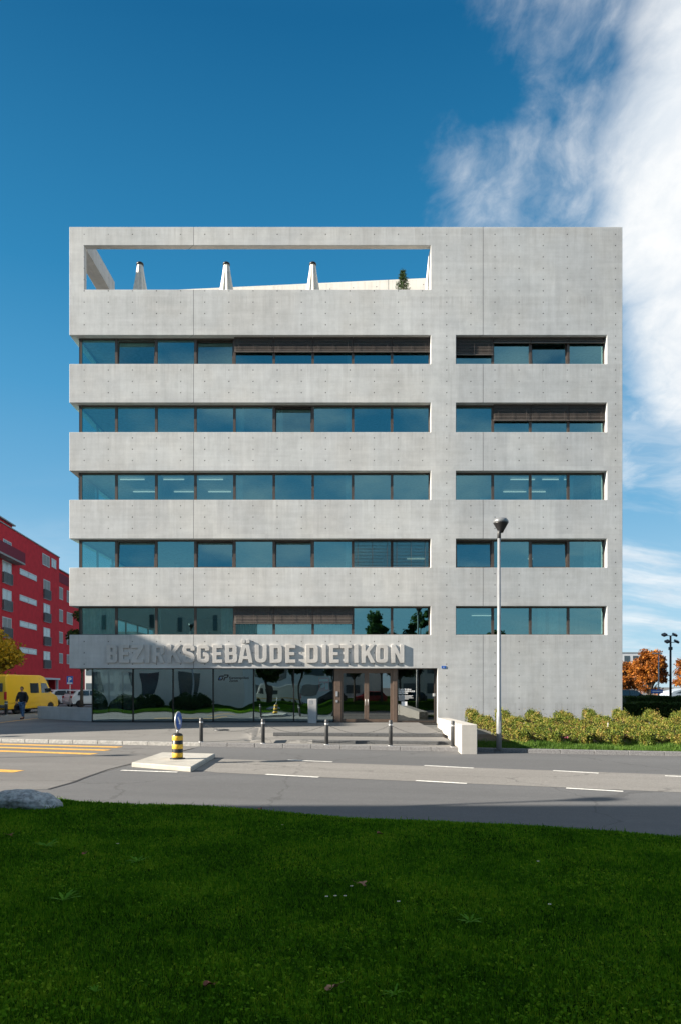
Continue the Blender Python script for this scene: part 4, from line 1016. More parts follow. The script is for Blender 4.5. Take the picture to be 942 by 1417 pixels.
for i in range(4):
    p, q = Vector(bp[i]), Vector(bp[i + 1]); b = MB(); n = 46
    def cat(t): return p.lerp(q, t) + Vector((0, 0, .72 - .30 * 4 * t * (1 - t)))
    dd = (q - p).normalized()
    for k in range(n):
        c = cat(.03 + .94 * (k + .5) / n); tn = (cat(.03 + .94 * (k + 1) / n) - cat(.03 + .94 * k / n)); Lk = tn.length * .72; tn.normalize()
        u = Vector((-dd.y, dd.x, 0)) if k % 2 else tn.cross(Vector((-dd.y, dd.x, 0)))
        ring = [c + tn * math.cos(a) * Lk + u * math.sin(a) * .011 for a in (0, .9, 2.24, PI, 4.04, 5.38)]
        b.tube(ring + [ring[0]], .0035, 4)
    tag(b.build('chain', M['bollard']), ['sagging chain between the first and second bollard from the left', 'sagging chain between the second and third bollard from the left', 'sagging chain between the third and fourth bollard from the left', 'sagging chain between the two rightmost bollards'][i], 'chain', 'chains between the bollards')
# white low wall beside the steps
b = MB(); fy, by = 21.55, 30.4; fx0 = (638 - HX) / F * fy; bx0 = (605 - HX) / F * by
zt0, zt1 = 1.8 - 53 / F * fy, 1.8 - 43.6 / F * by
b.add([(fx0, fy, -.5), (fx0 + .5, fy, -.5), (bx0 + .5, by, -.5), (bx0, by, -.5), (fx0, fy, zt0), (fx0 + .5, fy, zt0), (bx0 + .5, by, zt1), (bx0, by, zt1)], [(0, 3, 2, 1), (4, 5, 6, 7), (0, 1, 5, 4), (1, 2, 6, 5), (2, 3, 7, 6), (3, 0, 4, 7)])
tag(b.build('low_wall', M['palewall'], bevel=.012), 'low white concrete wall running from the kerb to the entrance beside the hedges', 'wall')
# grey low wall left
b = MB(); q0 = G(52, 994.5, 0); q1 = G(126, 998, 0); wz_ = 1.8 - (977.5 - HY) / F * q0[1]
b.prism([(q0[0], q0[1]), (gx(124), FD + 1.3), (gx(124), FD + 1.6), (q0[0] - .05, q0[1] + .3)], -.02, wz_, 'z')
tag(b.build('low_wall', M['lowwall'], bevel=.01), 'low grey concrete wall between the parked cars and the left corner of the office building', 'wall')
b = MB(); 
# bollard by the van
bx, by_ = G(8.5, 990, 0); o = copy_tree(b0, (bx, by_, 0), 0, 'short dark bollard standing alone in front of the yellow van'); o.scale = (1.4, 1.4, 1.0); o['group'] = 'chained bollards along the kerb'; del o['group']

# traffic island, beacon and disc
isl = [G(182, 1062), G(265, 1069), G(298, 1043 + 6.0), G(224, 1041 + 6.0)]
b = MB(); b.prism(isl, ROADZ - .02, ROADZ + .13, 'z'); structure(b.build('traffic_island', M['island'], bevel=.03))
ix, iy = G(246, 1050.5, ROADZ + .13)
t = empty('traffic_beacon', (ix, iy, ROADZ + .13), 0, 'black and yellow banded traffic beacon with a blue disc on the concrete island', 'traffic beacon')
MB().lathe([(.21, 0.002), (.21, .02), (.145, .03), (.145, .66), (.12, .70), (.06, .72), (0, .722)], 24).build('post', M['black'], t)
for k in range(3):
    z = .05 + k * .235; MB().lathe([(.1465, z), (.148, z + .002), (.148, z + .125), (.1465, z + .127)], 24).build('yellow_band', M['yellowband'], t)
MB().tube([(0, 0, .72), (0, 0, .82)], .03, 10).build('stem', M['steel'], t)
DM = Matrix.Translation((0.02, 0, 1.06)) @ Matrix.Rotation(R(-6), 4, 'Z') @ Matrix.Rotation(PI / 2, 4, 'Y')
dsc = MB().lathe([(.255, -.02), (.265, -.01), (.265, .01), (.255, .02), (0, .02)], 32, DM).build('sign_disc', M['steel'], t)
b = MB(); b.lathe([(.245, .0205), (.245, .0235), (0, .0235)], 32, DM); b.build('sign_face', M['signblue'], dsc)
b = MB()
for pts in ([(-.16, .03), (.03, .03), (.03, -.03 + .0), (-.16, -.03)], [(.03, -.09), (.15, 0), (.03, .09)]):
    a = R(45); pr = [(x * math.cos(a) - y * math.sin(a), x * math.sin(a) + y * math.cos(a)) for x, y in pts]
    n = len(pr); vs = [DM @ Vector((x, y, .0242)) for x, y in pr] + [DM @ Vector((x, y, .0262)) for x, y in pr]
    b.add(vs, [tuple(range(n, 2 * n)), tuple(range(n))[::-1]] + [(i, (i + 1) % n, n + (i + 1) % n, n + i) for i in range(n)])
b.build('arrow', M['signwhite'], dsc)

# street lamps
def street_lamp(loc, rz, label, H=7.5):
    t = empty('street_lamp', loc, rz, label, 'street lamp', 'street lamps beside the road')
    MB().tube([(0, 0, 0), (0, 0, 1.2), (0, 0, 1.25), (0, 0, H - .62)], [.085, .082, .066, .050], 16).build('pole', M['polewhite'], t)
    MB().box(-.03, -.089, .55, .03, -.078, .95).build('service_door', M['steel'], t)
    MB().tube([(0, 0, H - .66), (0, 0, H - .48), (0.03, 0, H - .44)], [.062, .062, .085], 14).build('collar', M['darkgrey'], t)
    b = MB(); b.lathe([(.075, H - .48), (.11, H - .40), (.17, H - .30), (.225, H - .20), (.245, H - .17)], 22, Matrix.Diagonal((1.0, 1, 1, 1)) @ Matrix.Translation((.06, 0, 0))); hd = b.build('lamp_housing', M['black'], t)
    MB().lathe([(.235, H - .17), (.25, H - .165), (.24, H - .09), (.19, H - .03), (.10, H), (0, H + .01)], 22, Matrix.Translation((.06, 0, 0))).build('lamp_hood', M['hood'], t)
    return t
lx_, ly_ = G(690, 1036, PAVZ)
lamp = street_lamp((lx_, ly_, PAVZ - .05), 0, 'tall pale street lamp with dark mushroom head standing in the verge before the hedges', 7.55)
copy_tree(lamp, (-12.9, 9.4, -.3), 0, 'street lamp out of frame, left of the lawn')
copy_tree(lamp, (-24.7, 17.6, -.3), 0, 'street lamp out of frame, left of the crossing')
copy_tree(lamp, (-30.9, 23.7, -.2), 0, 'street lamp out of frame, far left of the forecourt')

# ------------------------------------------------------------------ hedges on the right
def hedge_mesh(name, L_, W_, H0, H1, n, mat, seed, size=.05, lump=.12):
    rng = np.random.default_rng(seed)
    # points near the skin of a rounded box that slopes from back to front, closed at both ends
    m = int(n * 1.5); u = rng.random(m) * L_; a = rng.uniform(-.15, PI + .15, m)
    H = H1 + (H0 - H1) * (u / L_) ** 1.7
    lu = 1 + lump * (np.sin(u * 2.7 + seed) + np.sin(u * 6.1 + a * 2 + seed * 2) * .6 + np.sin(u * 11 - a * 3) * .5)
    rr = (1 - .35 * rng.random(m) ** 2.2) * lu + .05 * rng.normal(size=m) + .22 * (rng.random(m) > .985)
    endu = np.minimum(1, np.minimum(u, L_ - u) / .30); shrink = np.sqrt(np.clip(1 - (1 - endu) ** 2, .02, 1))
    sq = 1 / np.maximum(np.abs(np.cos(a)), np.abs(np.sin(a))) ** .7
    x = np.cos(a) * W_ / 2 * rr * sq * shrink; z = np.sin(a) * H * rr * sq * (.35 + .65 * shrink)
    k = u < .3; x = np.where(k, x * rng.random(m) ** .4, x)
    P = np.stack([x, u + rng.normal(size=m) * .03, np.maximum(z, .03)], 1)
    k = rng.random(m) < np.where((z < H * .62) & (u > .45), .30, 1); P = P[k][:n]
    return leaves_arrays(P, size, rng, up=.4, aspect=1.35)
HM = []
for s in range(4):
    V, T = hedge_mesh('h', 7.6, .46, .90, .44, 22000, M['leaf_hedge'], 20 + s, .032, .10)
    HM.append((V, T))
order = ['first', 'second', 'third', 'fourth', 'fifth', 'sixth', 'seventh', 'eighth', 'ninth', 'tenth']
hm0 = []
for s, (V, T) in enumerate(HM):
    pass
for i in range(9):
    Xb = (649 + 40.5 * i - HX) / F * 32.2; yb = 32.4
    slope = (Xb - ((649 + 40.5 * i + 66 - HX) / F * 24.4)) / 7.8
    Lh = 7.7; yf = kerb_y(Xb - slope * 8) + 1.35
    t = empty('hedge', (Xb - slope * (yb - yf), yf, bed_z(Xb, yf)), -math.atan(slope), '%s yellow green hedge row from the left in the bed beside the office building' % order[i], 'hedge', 'rows of yellow green hedge in the bed')
    s = i % 4
    if len(hm0) <= s:
        V, T = HM[s]; o = tri_mesh('leaves', V, T, M['leaf_hedge'], t)
        b = MB(); rng = random.Random(s)
        for k in range(34):
            y = .15 + k * .22; a = rng.uniform(-.3, .3); b.tube([(a * .3, y, -.05), (a * .6, y + rng.uniform(-.1, .1), .35), (a, y + rng.uniform(-.15, .15), .62)], [.012, .008, .004], 5)
        for k in range(19):
            y = .3 + k * .37; hh = (.44 + .46 * (y / 7.6) ** 1.7) * .70; b.box(-.12, y, .02, .12, y + .365, hh)
        br = b.build('branches', M['leaf_core'], t); hm0.append((o, br))
    else:
        for src in hm0[s]: c = src.copy(); COL.objects.link(c); c.parent = t
    t.scale = (1, (yb - yf) / 7.6, 1)
    if False: pass
# planting stakes
for px, py in ((725, 1010), (770, 1012), (841, 1011), (898, 1010)):
    X = (px - HX) / F * 27.3
    b = MB(); b.tube([(0, 0, -.2), (0, 0, .44)], .02, 6); o = b.build('stake', M['palewall']); o.location = (X, 27.3, -.10)
    tag(o, 'short pale stake standing among the hedge rows, %s' % {725: 'leftmost of four', 770: 'second from the left', 841: 'third from the left', 898: 'rightmost of four'}[px], 'stake', 'stakes among the hedges')
# verge grass along the kerb
def kerbn(x): return KB + KS * x
nv = 42000; x = RNG.uniform(4.35, 17, nv); e = RNG.uniform(.17, 2.3, nv) ** 1.0; y = kerbn(x) + e
k = RNG.random(nv) < np.where(e < 1.3, 1, .45); x, y, e = x[k], y[k], e[k]
P = np.stack([x, y, np.array([bed_z(a, b_) for a, b_ in zip(x, y)])], 1)
Lg = (.10 + .16 * RNG.random(len(x))) * (.75 + .5 * np.clip(patchy(x * .9, y), -.5, 1)) * np.where(e < .4, .65, 1)
tag(blades('verge_grass', P, Lg, .011 + 0 * x, M['grass_verge'], RNG, .5), 'long bright green grass between kerb and hedges', 'grass', kind='stuff')
# fringe of lit grass at the road edge of the lawn is part of the lawn; pink flowers in the verge
for i, px in enumerate((789, 794, 798)):
    X, D = G(px, 1036, PAVZ); t = empty('pink_flower', (X, D + .9, bed_z(X, D + .9)), 0, 'small pink flower in the verge before the hedges, %s of three' % ('left', 'middle', 'right')[i], 'flower', 'pink flowers in the verge')
    MB().tube([(0, 0, 0), (.01, 0, .15), (0, 0, .27)], .004, 5).build('stem', M['weed'], t)
    V, T = leaves_arrays(np.random.default_rng(i).normal(size=(30, 3)) * .02 + np.array([0, 0, .28]), .016, np.random.default_rng(i)); tri_mesh('petals', V, T, M['pink'], t)

# ------------------------------------------------------------------ trees
def tree(name, loc, H, rc, trunk_h, mat, label, cat='tree', group=None, n=9000, size=.16, seed=0, tr=.12, flatc=1.0, clumps=26):
    rng = np.random.default_rng(seed); rnd = random.Random(seed)
    t = empty(name, loc, 0, label, cat, group)
    b = MB(); top = H * .9; lean = rnd.uniform(-.15, .15)
    pts = [(0, 0, -.1), (lean * .3, 0, trunk_h * .5), (lean, 0.05, trunk_h), (lean * 1.3, 0, (trunk_h + top) / 2), (lean, 0, top)]
    b.tube(pts, [tr * 1.3, tr, tr * .85, tr * .5, tr * .1], 9)
    cz = (H + trunk_h) / 2; hz = (H - trunk_h) / 2; C = []
    while len(C) < clumps:
        p = rng.normal(size=3); p /= np.linalg.norm(p); r = rng.uniform(.15, 1) ** .55
        q = p * r * .80; z = q[2]
        wid = 1.0 - .45 * max(0, z) ** 1.3 if flatc >= 1 else 1
        C.append((q[0] * rc * wid, q[1] * rc * wid, cz + z * hz))
    for c in C:
        z0 = trunk_h + (c[2] - trunk_h) * rnd.uniform(.05, .5); s0 = Vector((lean, 0, max(trunk_h * .9, z0))); e = Vector(c); m = s0.lerp(e, .5) + Vector((0, 0, .08 * rc))
        b.tube([s0, m, e], [tr * .4, tr * .22, tr * .06], 6)
    b.build('trunk', M['bark'], t)
    per = n // clumps; Ps = []
    for c in C:
        cr = rc * rnd.uniform(.16, .44) * (26 / clumps) ** .25; q = rng.normal(size=(per, 3)); q /= np.linalg.norm(q, axis=1)[:, None]
        q *= (rng.random(per) ** .5 * cr)[:, None] * np.array([1, 1, .8]); Ps.append(q + np.array(c) + rng.normal(size=(per, 3)) * .035 * rc)
    P = np.concatenate(Ps); V, T = leaves_arrays(P, size, rng, aspect=1.4); tri_mesh('crown', V, T, mat, t)
    return t
# left: yellowing tree above the van, dark tree behind the building corner
tree('autumn_tree', ((-8 - HX) / F * 52, 52, 0), 1.8 + (HY - 868) / F * 52, 2.6, 2.3, M['leaf_yellow'], 'yellow green autumn tree at the left edge behind the yellow van', n=7000, size=.14, seed=3, clumps=30)
tree('dark_tree', ((113 - HX) / F * 56, 56, 0), 1.8 + (HY - 836) / F * 56, 1.3, 2.6, M['leaf_dark'], 'dark green tree behind the left corner of the office building beside the parked cars', n=6000, size=.13, seed=5, clumps=26)
# right: orange trees
tree('orange_tree', ((899 - HX) / F * 70, 70, 0), 1.8 + (HY - 888) / F * 70, 2.15, .5, M['leaf_orange'], 'bright orange autumn tree right of the office building', n=22000, size=.12, seed=11, clumps=80)
tree('orange_tree', ((864 - HX) / F * 82, 82, 0), 1.8 + (HY - 912) / F * 82, 2.3, .4, M['leaf_orange'], 'low rust brown tree touching the right edge of the office building', n=13000, size=.13, seed=12, clumps=50)
tree('orange_tree', ((957 - HX) / F * 66, 66, 0), 1.8 + (HY - 895) / F * 66, 2.0, .5, M['leaf_orange'], 'brown orange tree at the right edge of the view', n=12000, size=.12, seed=13, clumps=50)
tree('orange_tree', ((1010 - HX) / F * 74, 74, 0), 6.5, 2.6, 1.4, M['leaf_yellow'], 'yellow tree beyond the right edge of the view', n=5000, size=.18, seed=14)
# clipped hedges at the right
def clipped(X0, X1, y0, y1, H, label, seed):
    rng = np.random.default_rng(seed); n = 14000; t = empty('clipped_hedge', ((X0 + X1) / 2, (y0 + y1) / 2, 0), 0, label, 'hedge', 'clipped dark green hedges right of the building')
    w, d_ = (X1 - X0) / 2, (y1 - y0) / 2
    f = rng.random(n); x = rng.uniform(-w, w, n); y = rng.uniform(-d_, d_, n); z = rng.uniform(0, H, n)
    y = np.where(f < .55, -d_ + np.abs(rng.normal(size=n)) * .05, y); z = np.where(f >= .6, H - np.abs(rng.normal(size=n)) * .05, z)
    z = z + .04 * np.sin(x * 2.1 + seed) + .03 * np.sin(x * 5)
    V, T = leaves_arrays(np.stack([x, y, z.clip(0, 9)], 1), .07, rng); tri_mesh('leaves', V, T, M['leaf_box'], t)
    MB().box(-w + .1, -d_ + .08, 0, w - .1, d_ - .08, H - .1).build('branches', M['leaf_box'], t)
def XX(px, d): return (px - HX) / F * d
clipped(XX(856, 42), XX(1060, 42), 41.5, 42.7, 1.8 - 22.5 / F * 42, 'nearer dark green clipped hedge right of the office building', 1)
clipped(XX(862, 52), XX(1060, 52), 51.5, 52.8, 1.8 - 13.5 / F * 52, 'farther dark green clipped hedge below the orange trees', 2)

# mast with cameras, slim lamp and blue sign
md = 56; X = XX(927.5, md); mh = 1.8 + (HY - 877) / F * md
t = empty('camera_mast', (X, md, 0), 0, 'black mast with spotlights on top at the right edge', 'mast')
MB().tube([(0, 0, 0), (0, 0, mh - .2)], [.10, .075], 12).build('pole', M['black'], t)
for s, z, w in ((-1, mh - .1, .55), (1, mh - .1, .3), (-1, mh - .65, .3), (1, mh - .65, .45)):
    MB().tube([(0, 0, z - .08), (s * w, -.05, z - .05)], .03, 6).build('arm', M['black'], t)
    Q = Matrix.Translation((s * w, -.1, z)) @ Matrix.Rotation(s * .35, 4, 'Y') @ Matrix.Rotation(.4, 4, 'X')
    MB().box(-.17, -.2, -.09, .17, .2, .09, Q).build('spotlight', M['darkgrey'], t, bevel=.02)
MB().box(-.13, -.12, mh - 1.35, .13, .12, mh - 1.1).build('camera_box', M['black'], t, bevel=.02)
md = 62; X = XX(911, md); mh = 1.8 + (HY - 905) / F * md
t = empty('path_lamp', (X, md, 0), 0, 'slim grey lamp post with flat head before the orange tree', 'lamp post')
MB().tube([(0, 0, 0), (0, 0, mh)], [.06, .045], 8).build('pole', M['steel'], t)
MB().box(-.55, -.12, mh, .15, .12, mh + .09).build('lamp_head', M['steel'], t, bevel=.02)
md = 60; t = empty('street_sign', (XX(910, md), md, 0), 0, 'small blue street name sign on a post below the orange tree', 'sign')
MB().tube([(0, 0, 0), (0, 0, 1.75)], .03, 8).build('post', M['steel'], t)
MB().box(-.62, -.05, 1.2, .42, -.035, 1.52).build('sign_panel', M['signblue'], t)
MB().box(-.5, -.055, 1.32, .3, -.0505, 1.40).build('sign_lettering', M['signwhite'], t)
# parking sign
md = 50; pX = XX(97, md); t = empty('parking_sign', (pX, md, 0), 0, 'blue and white parking sign on a post beside the white car', 'sign')
MB().tube([(0, 0, 0), (0, 0, 2.5)], .03, 8).build('post', M['steel'], t)
MB().box(-.23, -.05, 1.96, .23, -.035, 2.55).build('sign_panel', M['signblue'], t)
text_mesh('sign_lettering', 'P', .46, M['signwhite'], t, (0, -.053, 2.13), align='CENTER', bold=.01)
MB().box(-.19, -.055, 1.99, .19, -.0505, 2.08).build('extra_panel', M['signwhite'], t)

# ------------------------------------------------------------------ vehicles
def wheel(parent, x, y, r, w, flip):
    Q = Matrix.Translation((x, y, r)) @ Matrix.Rotation(PI / 2, 4, 'X')
    ty = MB().lathe([(r * .62, -w / 2), (r * .95, -w / 2), (r, -w / 2 + .03), (r, w / 2 - .03), (r * .95, w / 2), (r * .62, w / 2)], 24, Q).build('wheel', M['tyre'], parent)
    s = -1 if flip else 1
    b = MB(); b.lathe([(0, s * (w / 2 - .05)), (r * .2, s * (w / 2 - .03)), (r * .28, s * (w / 2 - .07)), (r * .5, s * (w / 2 - .07)), (r * .62, s * (w / 2 - .01))], 20, Q); b.build('rim', M['rim'], ty)
def loft_body(name, prof, halfw, mat, parent, tumble=.12, beltz=1.0, bevel=.05):
    """prof: side outline (x,z) closed; sides lean inwards above the belt line"""
    n = len(prof); vs = []
    for s in (-1, 1):
        for (x, z) in prof:
            w = halfw - (max(0, z - beltz)) * tumble - max(0, .35 - z) * .15
            vs.append((x, s * w, z))
    fs = [tuple(range(n)), tuple(range(n, 2 * n))[::-1]] + [(i, n + i, n + (i + 1) % n, (i + 1) % n) for i in range(n)]
    b = MB(); b.add(vs, fs); return b.build(name, mat, parent, bevel=bevel, seg=3)
def side_panel(name, pts, halfw, mat, parent, tumble, beltz, out=.004):
    for s in (-1, 1):
        b = MB(); vs = []
        for o_ in (-.004, out):
            for (x, z) in pts:
                w = halfw - (max(0, z - beltz)) * tumble + o_; vs.append((x, s * w, z))
        n = len(pts); b.add(vs, [tuple(range(n)), tuple(range(n, 2 * n))] + [(i, (i + 1) % n, n + (i + 1) % n, n + i) for i in range(n)]); b.build(name, mat, parent)
def arch(cx, r, z0, n=7): return [(cx + r * math.cos(PI * k / n), z0 + r * math.sin(PI * k / n) * .95) for k in range(n, -1, -1)][::-1]
def van(loc, rz, mat, label, text=True):
    t = empty('delivery_van', loc, rz, label, 'van')
    prof = [(-2.75, .45), (-2.78, .55), (-2.78, 2.1), (-2.70, 2.45), (-2.5, 2.55), (.95, 2.55), (1.35, 2.45), (1.62, 2.15), (2.12, 1.35), (2.68, 1.12), (2.82, .95), (2.86, .45)]
    low = [(2.6, .32)] + arch(1.95, .40, .32) + arch(-1.65, .40, .32) + [(-2.6, .32)]
    loft_body('body', prof + low, .96, mat, t, .08, 1.1, .04)
    side_panel('side_window', [(.90, 1.36), (1.62, 1.36), (1.90, 1.42), (1.46, 2.02), (.90, 2.02)], .962, M['carglass'], t, .08, 1.1)
    side_panel('side_window', [(-.30, 1.36), (.62, 1.36), (.62, 2.02), (-.30, 2.02)], .962, M['carglass'], t, .08, 1.1)
    side_panel('rub_strip', [(-2.7, .72), (2.6, .72), (2.6, .80), (-2.7, .80)], .966, M['vanyellow'], t, .08, 1.1)
    side_panel('door_line', [(.75, .5), (.762, .5), (.762, 2.4), (.75, 2.4)], .962, M['darkgrey'], t, .08, 1.1, .002)
    side_panel('door_line', [(-1.0, .5), (-.988, .5), (-.988, 2.4), (-1.0, 2.4)], .962, M['darkgrey'], t, .08, 1.1, .002)
    b = MB(); Q = .81
    b.add([(1.66, -Q, 2.10), (1.66, Q, 2.10), (2.10, .86, 1.40), (2.10, -.86, 1.40)], [(0, 1, 2, 3)])
    for v in range(4): b.v[v] = (b.v[v][0] + .012, b.v[v][1], b.v[v][2] + .012)
    b.build('windscreen', M['carglass'], t)
    for s in (-1, 1):
        MB().box(-2.80, s * .86 - .08, .95, -2.72, s * .86 + .08, 1.45).build('rear_lamp', M['redlamp'], t, bevel=.01)
        MB().box(2.66, s * .74 - .14, .80, 2.86, s * .74 + .14, 1.02).build('headlight', M['lampglass'], t, bevel=.02)
        MB().box(1.62, s * 1.06 - .10, 1.42, 1.74, s * 1.06 + .10, 1.68).build('mirror', M['black'], t, bevel=.02)
        MB().box(-2.795, s * .42 - .28, 1.45, -2.782, s * .42 + .28, 2.0).build('rear_window', M['carglass'], t)
        for x in (1.95, -1.65): wheel(t, x, s * .84, .345, .22, s < 0)
    MB().box(-2.92, -.9, .42, -2.76, .9, .62).build('bumper', M['darkgrey'], t, bevel=.03)
    MB().box(2.74, -.9, .38, 2.94, .9, .62).build('bumper', M['darkgrey'], t, bevel=.03)
    MB().box(-2.3, -.7, .25, 2.4, .7, .5).build('chassis', M['black'], t)
    MB().box(-2.789, -.006, .6, -2.783, .006, 2.3).build('door_line', M['darkgrey'], t)
    if text:
        for y0, z0 in ((-.74, 1.12),):
            text_mesh('lettering', 'LO', .26, M['black'], t, (-2.79, .62, 1.12), rot=(PI / 2, 0, -PI / 2))
    return t
th = R(80); rc_ = Vector((XX(9, 43), 43, 0)); c, s = math.cos(th), math.sin(th)
vl = rc_ + Vector((c * 2.78 - s * .96, s * 2.78 + c * .96, 0))
van((vl.x, vl.y, 0), th, M['vanyellow'], 'yellow delivery van parked at the left edge in front of the red building')
van((-7.5, -14.5, -.3), PI, M['carwhite'], 'white delivery van behind the viewer, seen only as a reflection', False)
def car(loc, rz, mat, label, sc_=1.0, group=None):
    t = empty('parked_car', loc, rz, label, 'car', group)
    prof = [(-1.95, .42), (-1.99, .62), (-1.93, .92), (-1.80, 1.02), (-1.72, 1.15), (-1.42, 1.42), (-1.1, 1.50), (.15, 1.50), (.50, 1.40), (1.10, .98), (1.75, .84), (1.96, .70), (2.0, .42)]
    low = [(1.85, .25)] + arch(1.28, .36, .27) + arch(-1.25, .36, .27) + [(-1.85, .25)]
    loft_body('body', prof + low, .87, mat, t, .24, .92, .05)
    side_panel('side_window', [(-.28, 1.0), (.88, .99), (.42, 1.34), (.12, 1.42), (-.28, 1.43)], .872, M['carglass'], t, .24, .92)
    side_panel('side_window', [(-1.45, 1.04), (-.36, 1.0), (-.36, 1.43), (-1.08, 1.42), (-1.33, 1.32)], .872, M['carglass'], t, .24, .92)
    for (pts, nm) in (([(.53, 1.385), (1.08, 1.0)], 'windscreen'), ([(-1.47, 1.38), (-1.72, 1.16)], 'rear_window')):
        b = MB(); (xa, za), (xb, zb2) = pts; wa = .87 - (za - .92) * .24 - .1; wb = .87 - (zb2 - .92) * .24 - .08; sg = 1 if xa > 0 else -1
        b.add([(xa + sg * .014, -wa, za + .014), (xa + sg * .014, wa, za + .014), (xb + sg * .014, wb, zb2 + .014), (xb + sg * .014, -wb, zb2 + .014)], [(0, 1, 2, 3)]); b.build(nm, M['carglass'], t)
    for s in (-1, 1):
        MB().box(-1.985, s * .68 - .13, .78, -1.82, s * .68 + .13, .98).build('rear_lamp', M['redlamp'], t, bevel=.02)
        MB().box(1.74, s * .62 - .15, .66, 1.95, s * .62 + .15, .80).build('headlight', M['lampglass'], t, bevel=.03)
        MB().box(.62, s * .95 - .08, 1.0, .74, s * .95 + .08, 1.13).build('mirror', mat, t, bevel=.02)
        for x in (1.28, -1.25): wheel(t, x, s * .79, .30, .19, s < 0)
    MB().box(-2.0, -.26, .5, -1.985, .26, .61).build('number_plate', M['signwhite'], t)
    MB().box(-1.6, -.6, .18, 1.6, .6, .4).build('chassis', M['black'], t)
    return t
def place_car(px, d, rzdeg, mat, label, group='cars parked on the left'):
    return car((XX(px, d), d, 0), R(rzdeg), mat, label, group=group)
place_car(91, 62.5, 48, M['carwhite'], 'white hatchback with red rear lights parked right of the yellow van')
place_car(122, 60.0, 50, M['carwhite'], 'pale car half hidden behind the left corner of the office building')
place_car(101, 74, 20, M['cardark'], 'dark car parked in front of the red building behind the white hatchback')
place_car(58, 70, 30, M['carblue'], 'blue car hidden behind the yellow van')
# white bus at the right edge
t = empty('bus', (XX(958, 64), 64, 0), 0, 'white bus roof and windows behind the clipped hedges at the right edge', 'bus')
loft_body('body', [(-2.6, .35), (-2.68, 1.0), (-2.3, 1.35), (-1.2, 1.62), (3.5, 1.66), (3.5, .35)], 1.0, M['buspaint'], t, .05, 1.0)
side_panel('side_window', [(-2.1, 1.15), (3.3, 1.15), (3.3, 1.46), (-1.3, 1.46)], 1.003, M['carglass'], t, .05, 1.0)
for x in (-1.6, 2.4):
    for s in (-1, 1): wheel(t, x, s * .9, .38, .22, s < 0)
place_car(868, 60, 10, M['cardark'], 'dark car glimpsed between the office building and the clipped hedges', 'cars parked on the right')
# cars behind the viewer that show as reflections
for i, (x, m, l) in enumerate(((-1.2, 'cardark', 'dark car'), (3.6, 'carred', 'red car'), (8.4, 'cardark', 'black car'), (-13.5, 'carblue', 'blue car'))):
    car((x, -14.5, -.3), R(180), M[m], l + ' behind the viewer, seen only as a reflection in the glass front', group='cars behind the viewer')

# ------------------------------------------------------------------ the walking man
def skin_mesh(name, pts, edges, rads, mat, parent, sub=2, root=0):
    me = bpy.data.meshes.new(name); me.from_pydata(pts, edges, []); me.materials.append(mat)
    o = bpy.data.objects.new(name, me); COL.objects.link(o)
    md_ = o.modifiers.new('skin', 'SKIN'); md_.use_smooth_shade = True
    if not me.skin_vertices: me.skin_vertices.new()
    for i, r in enumerate(rads):
        sv = me.skin_vertices[0].data[i]; sv.radius = (r, r) if isinstance(r, (int, float)) else r
        sv.use_root = (i == root)
    ms = o.modifiers.new('sub', 'SUBSURF'); ms.levels = sub; ms.render_levels = sub
    dg = bpy.context.evaluated_depsgraph_get(); me2 = bpy.data.meshes.new_from_object(o.evaluated_get(dg)); me2.name = name
    COL.objects.unlink(o); bpy.data.objects.remove(o)
    o2 = bpy.data.objects.new(name, me2); COL.objects.link(o2)
    if parent is not None: o2.parent = parent
    return o2
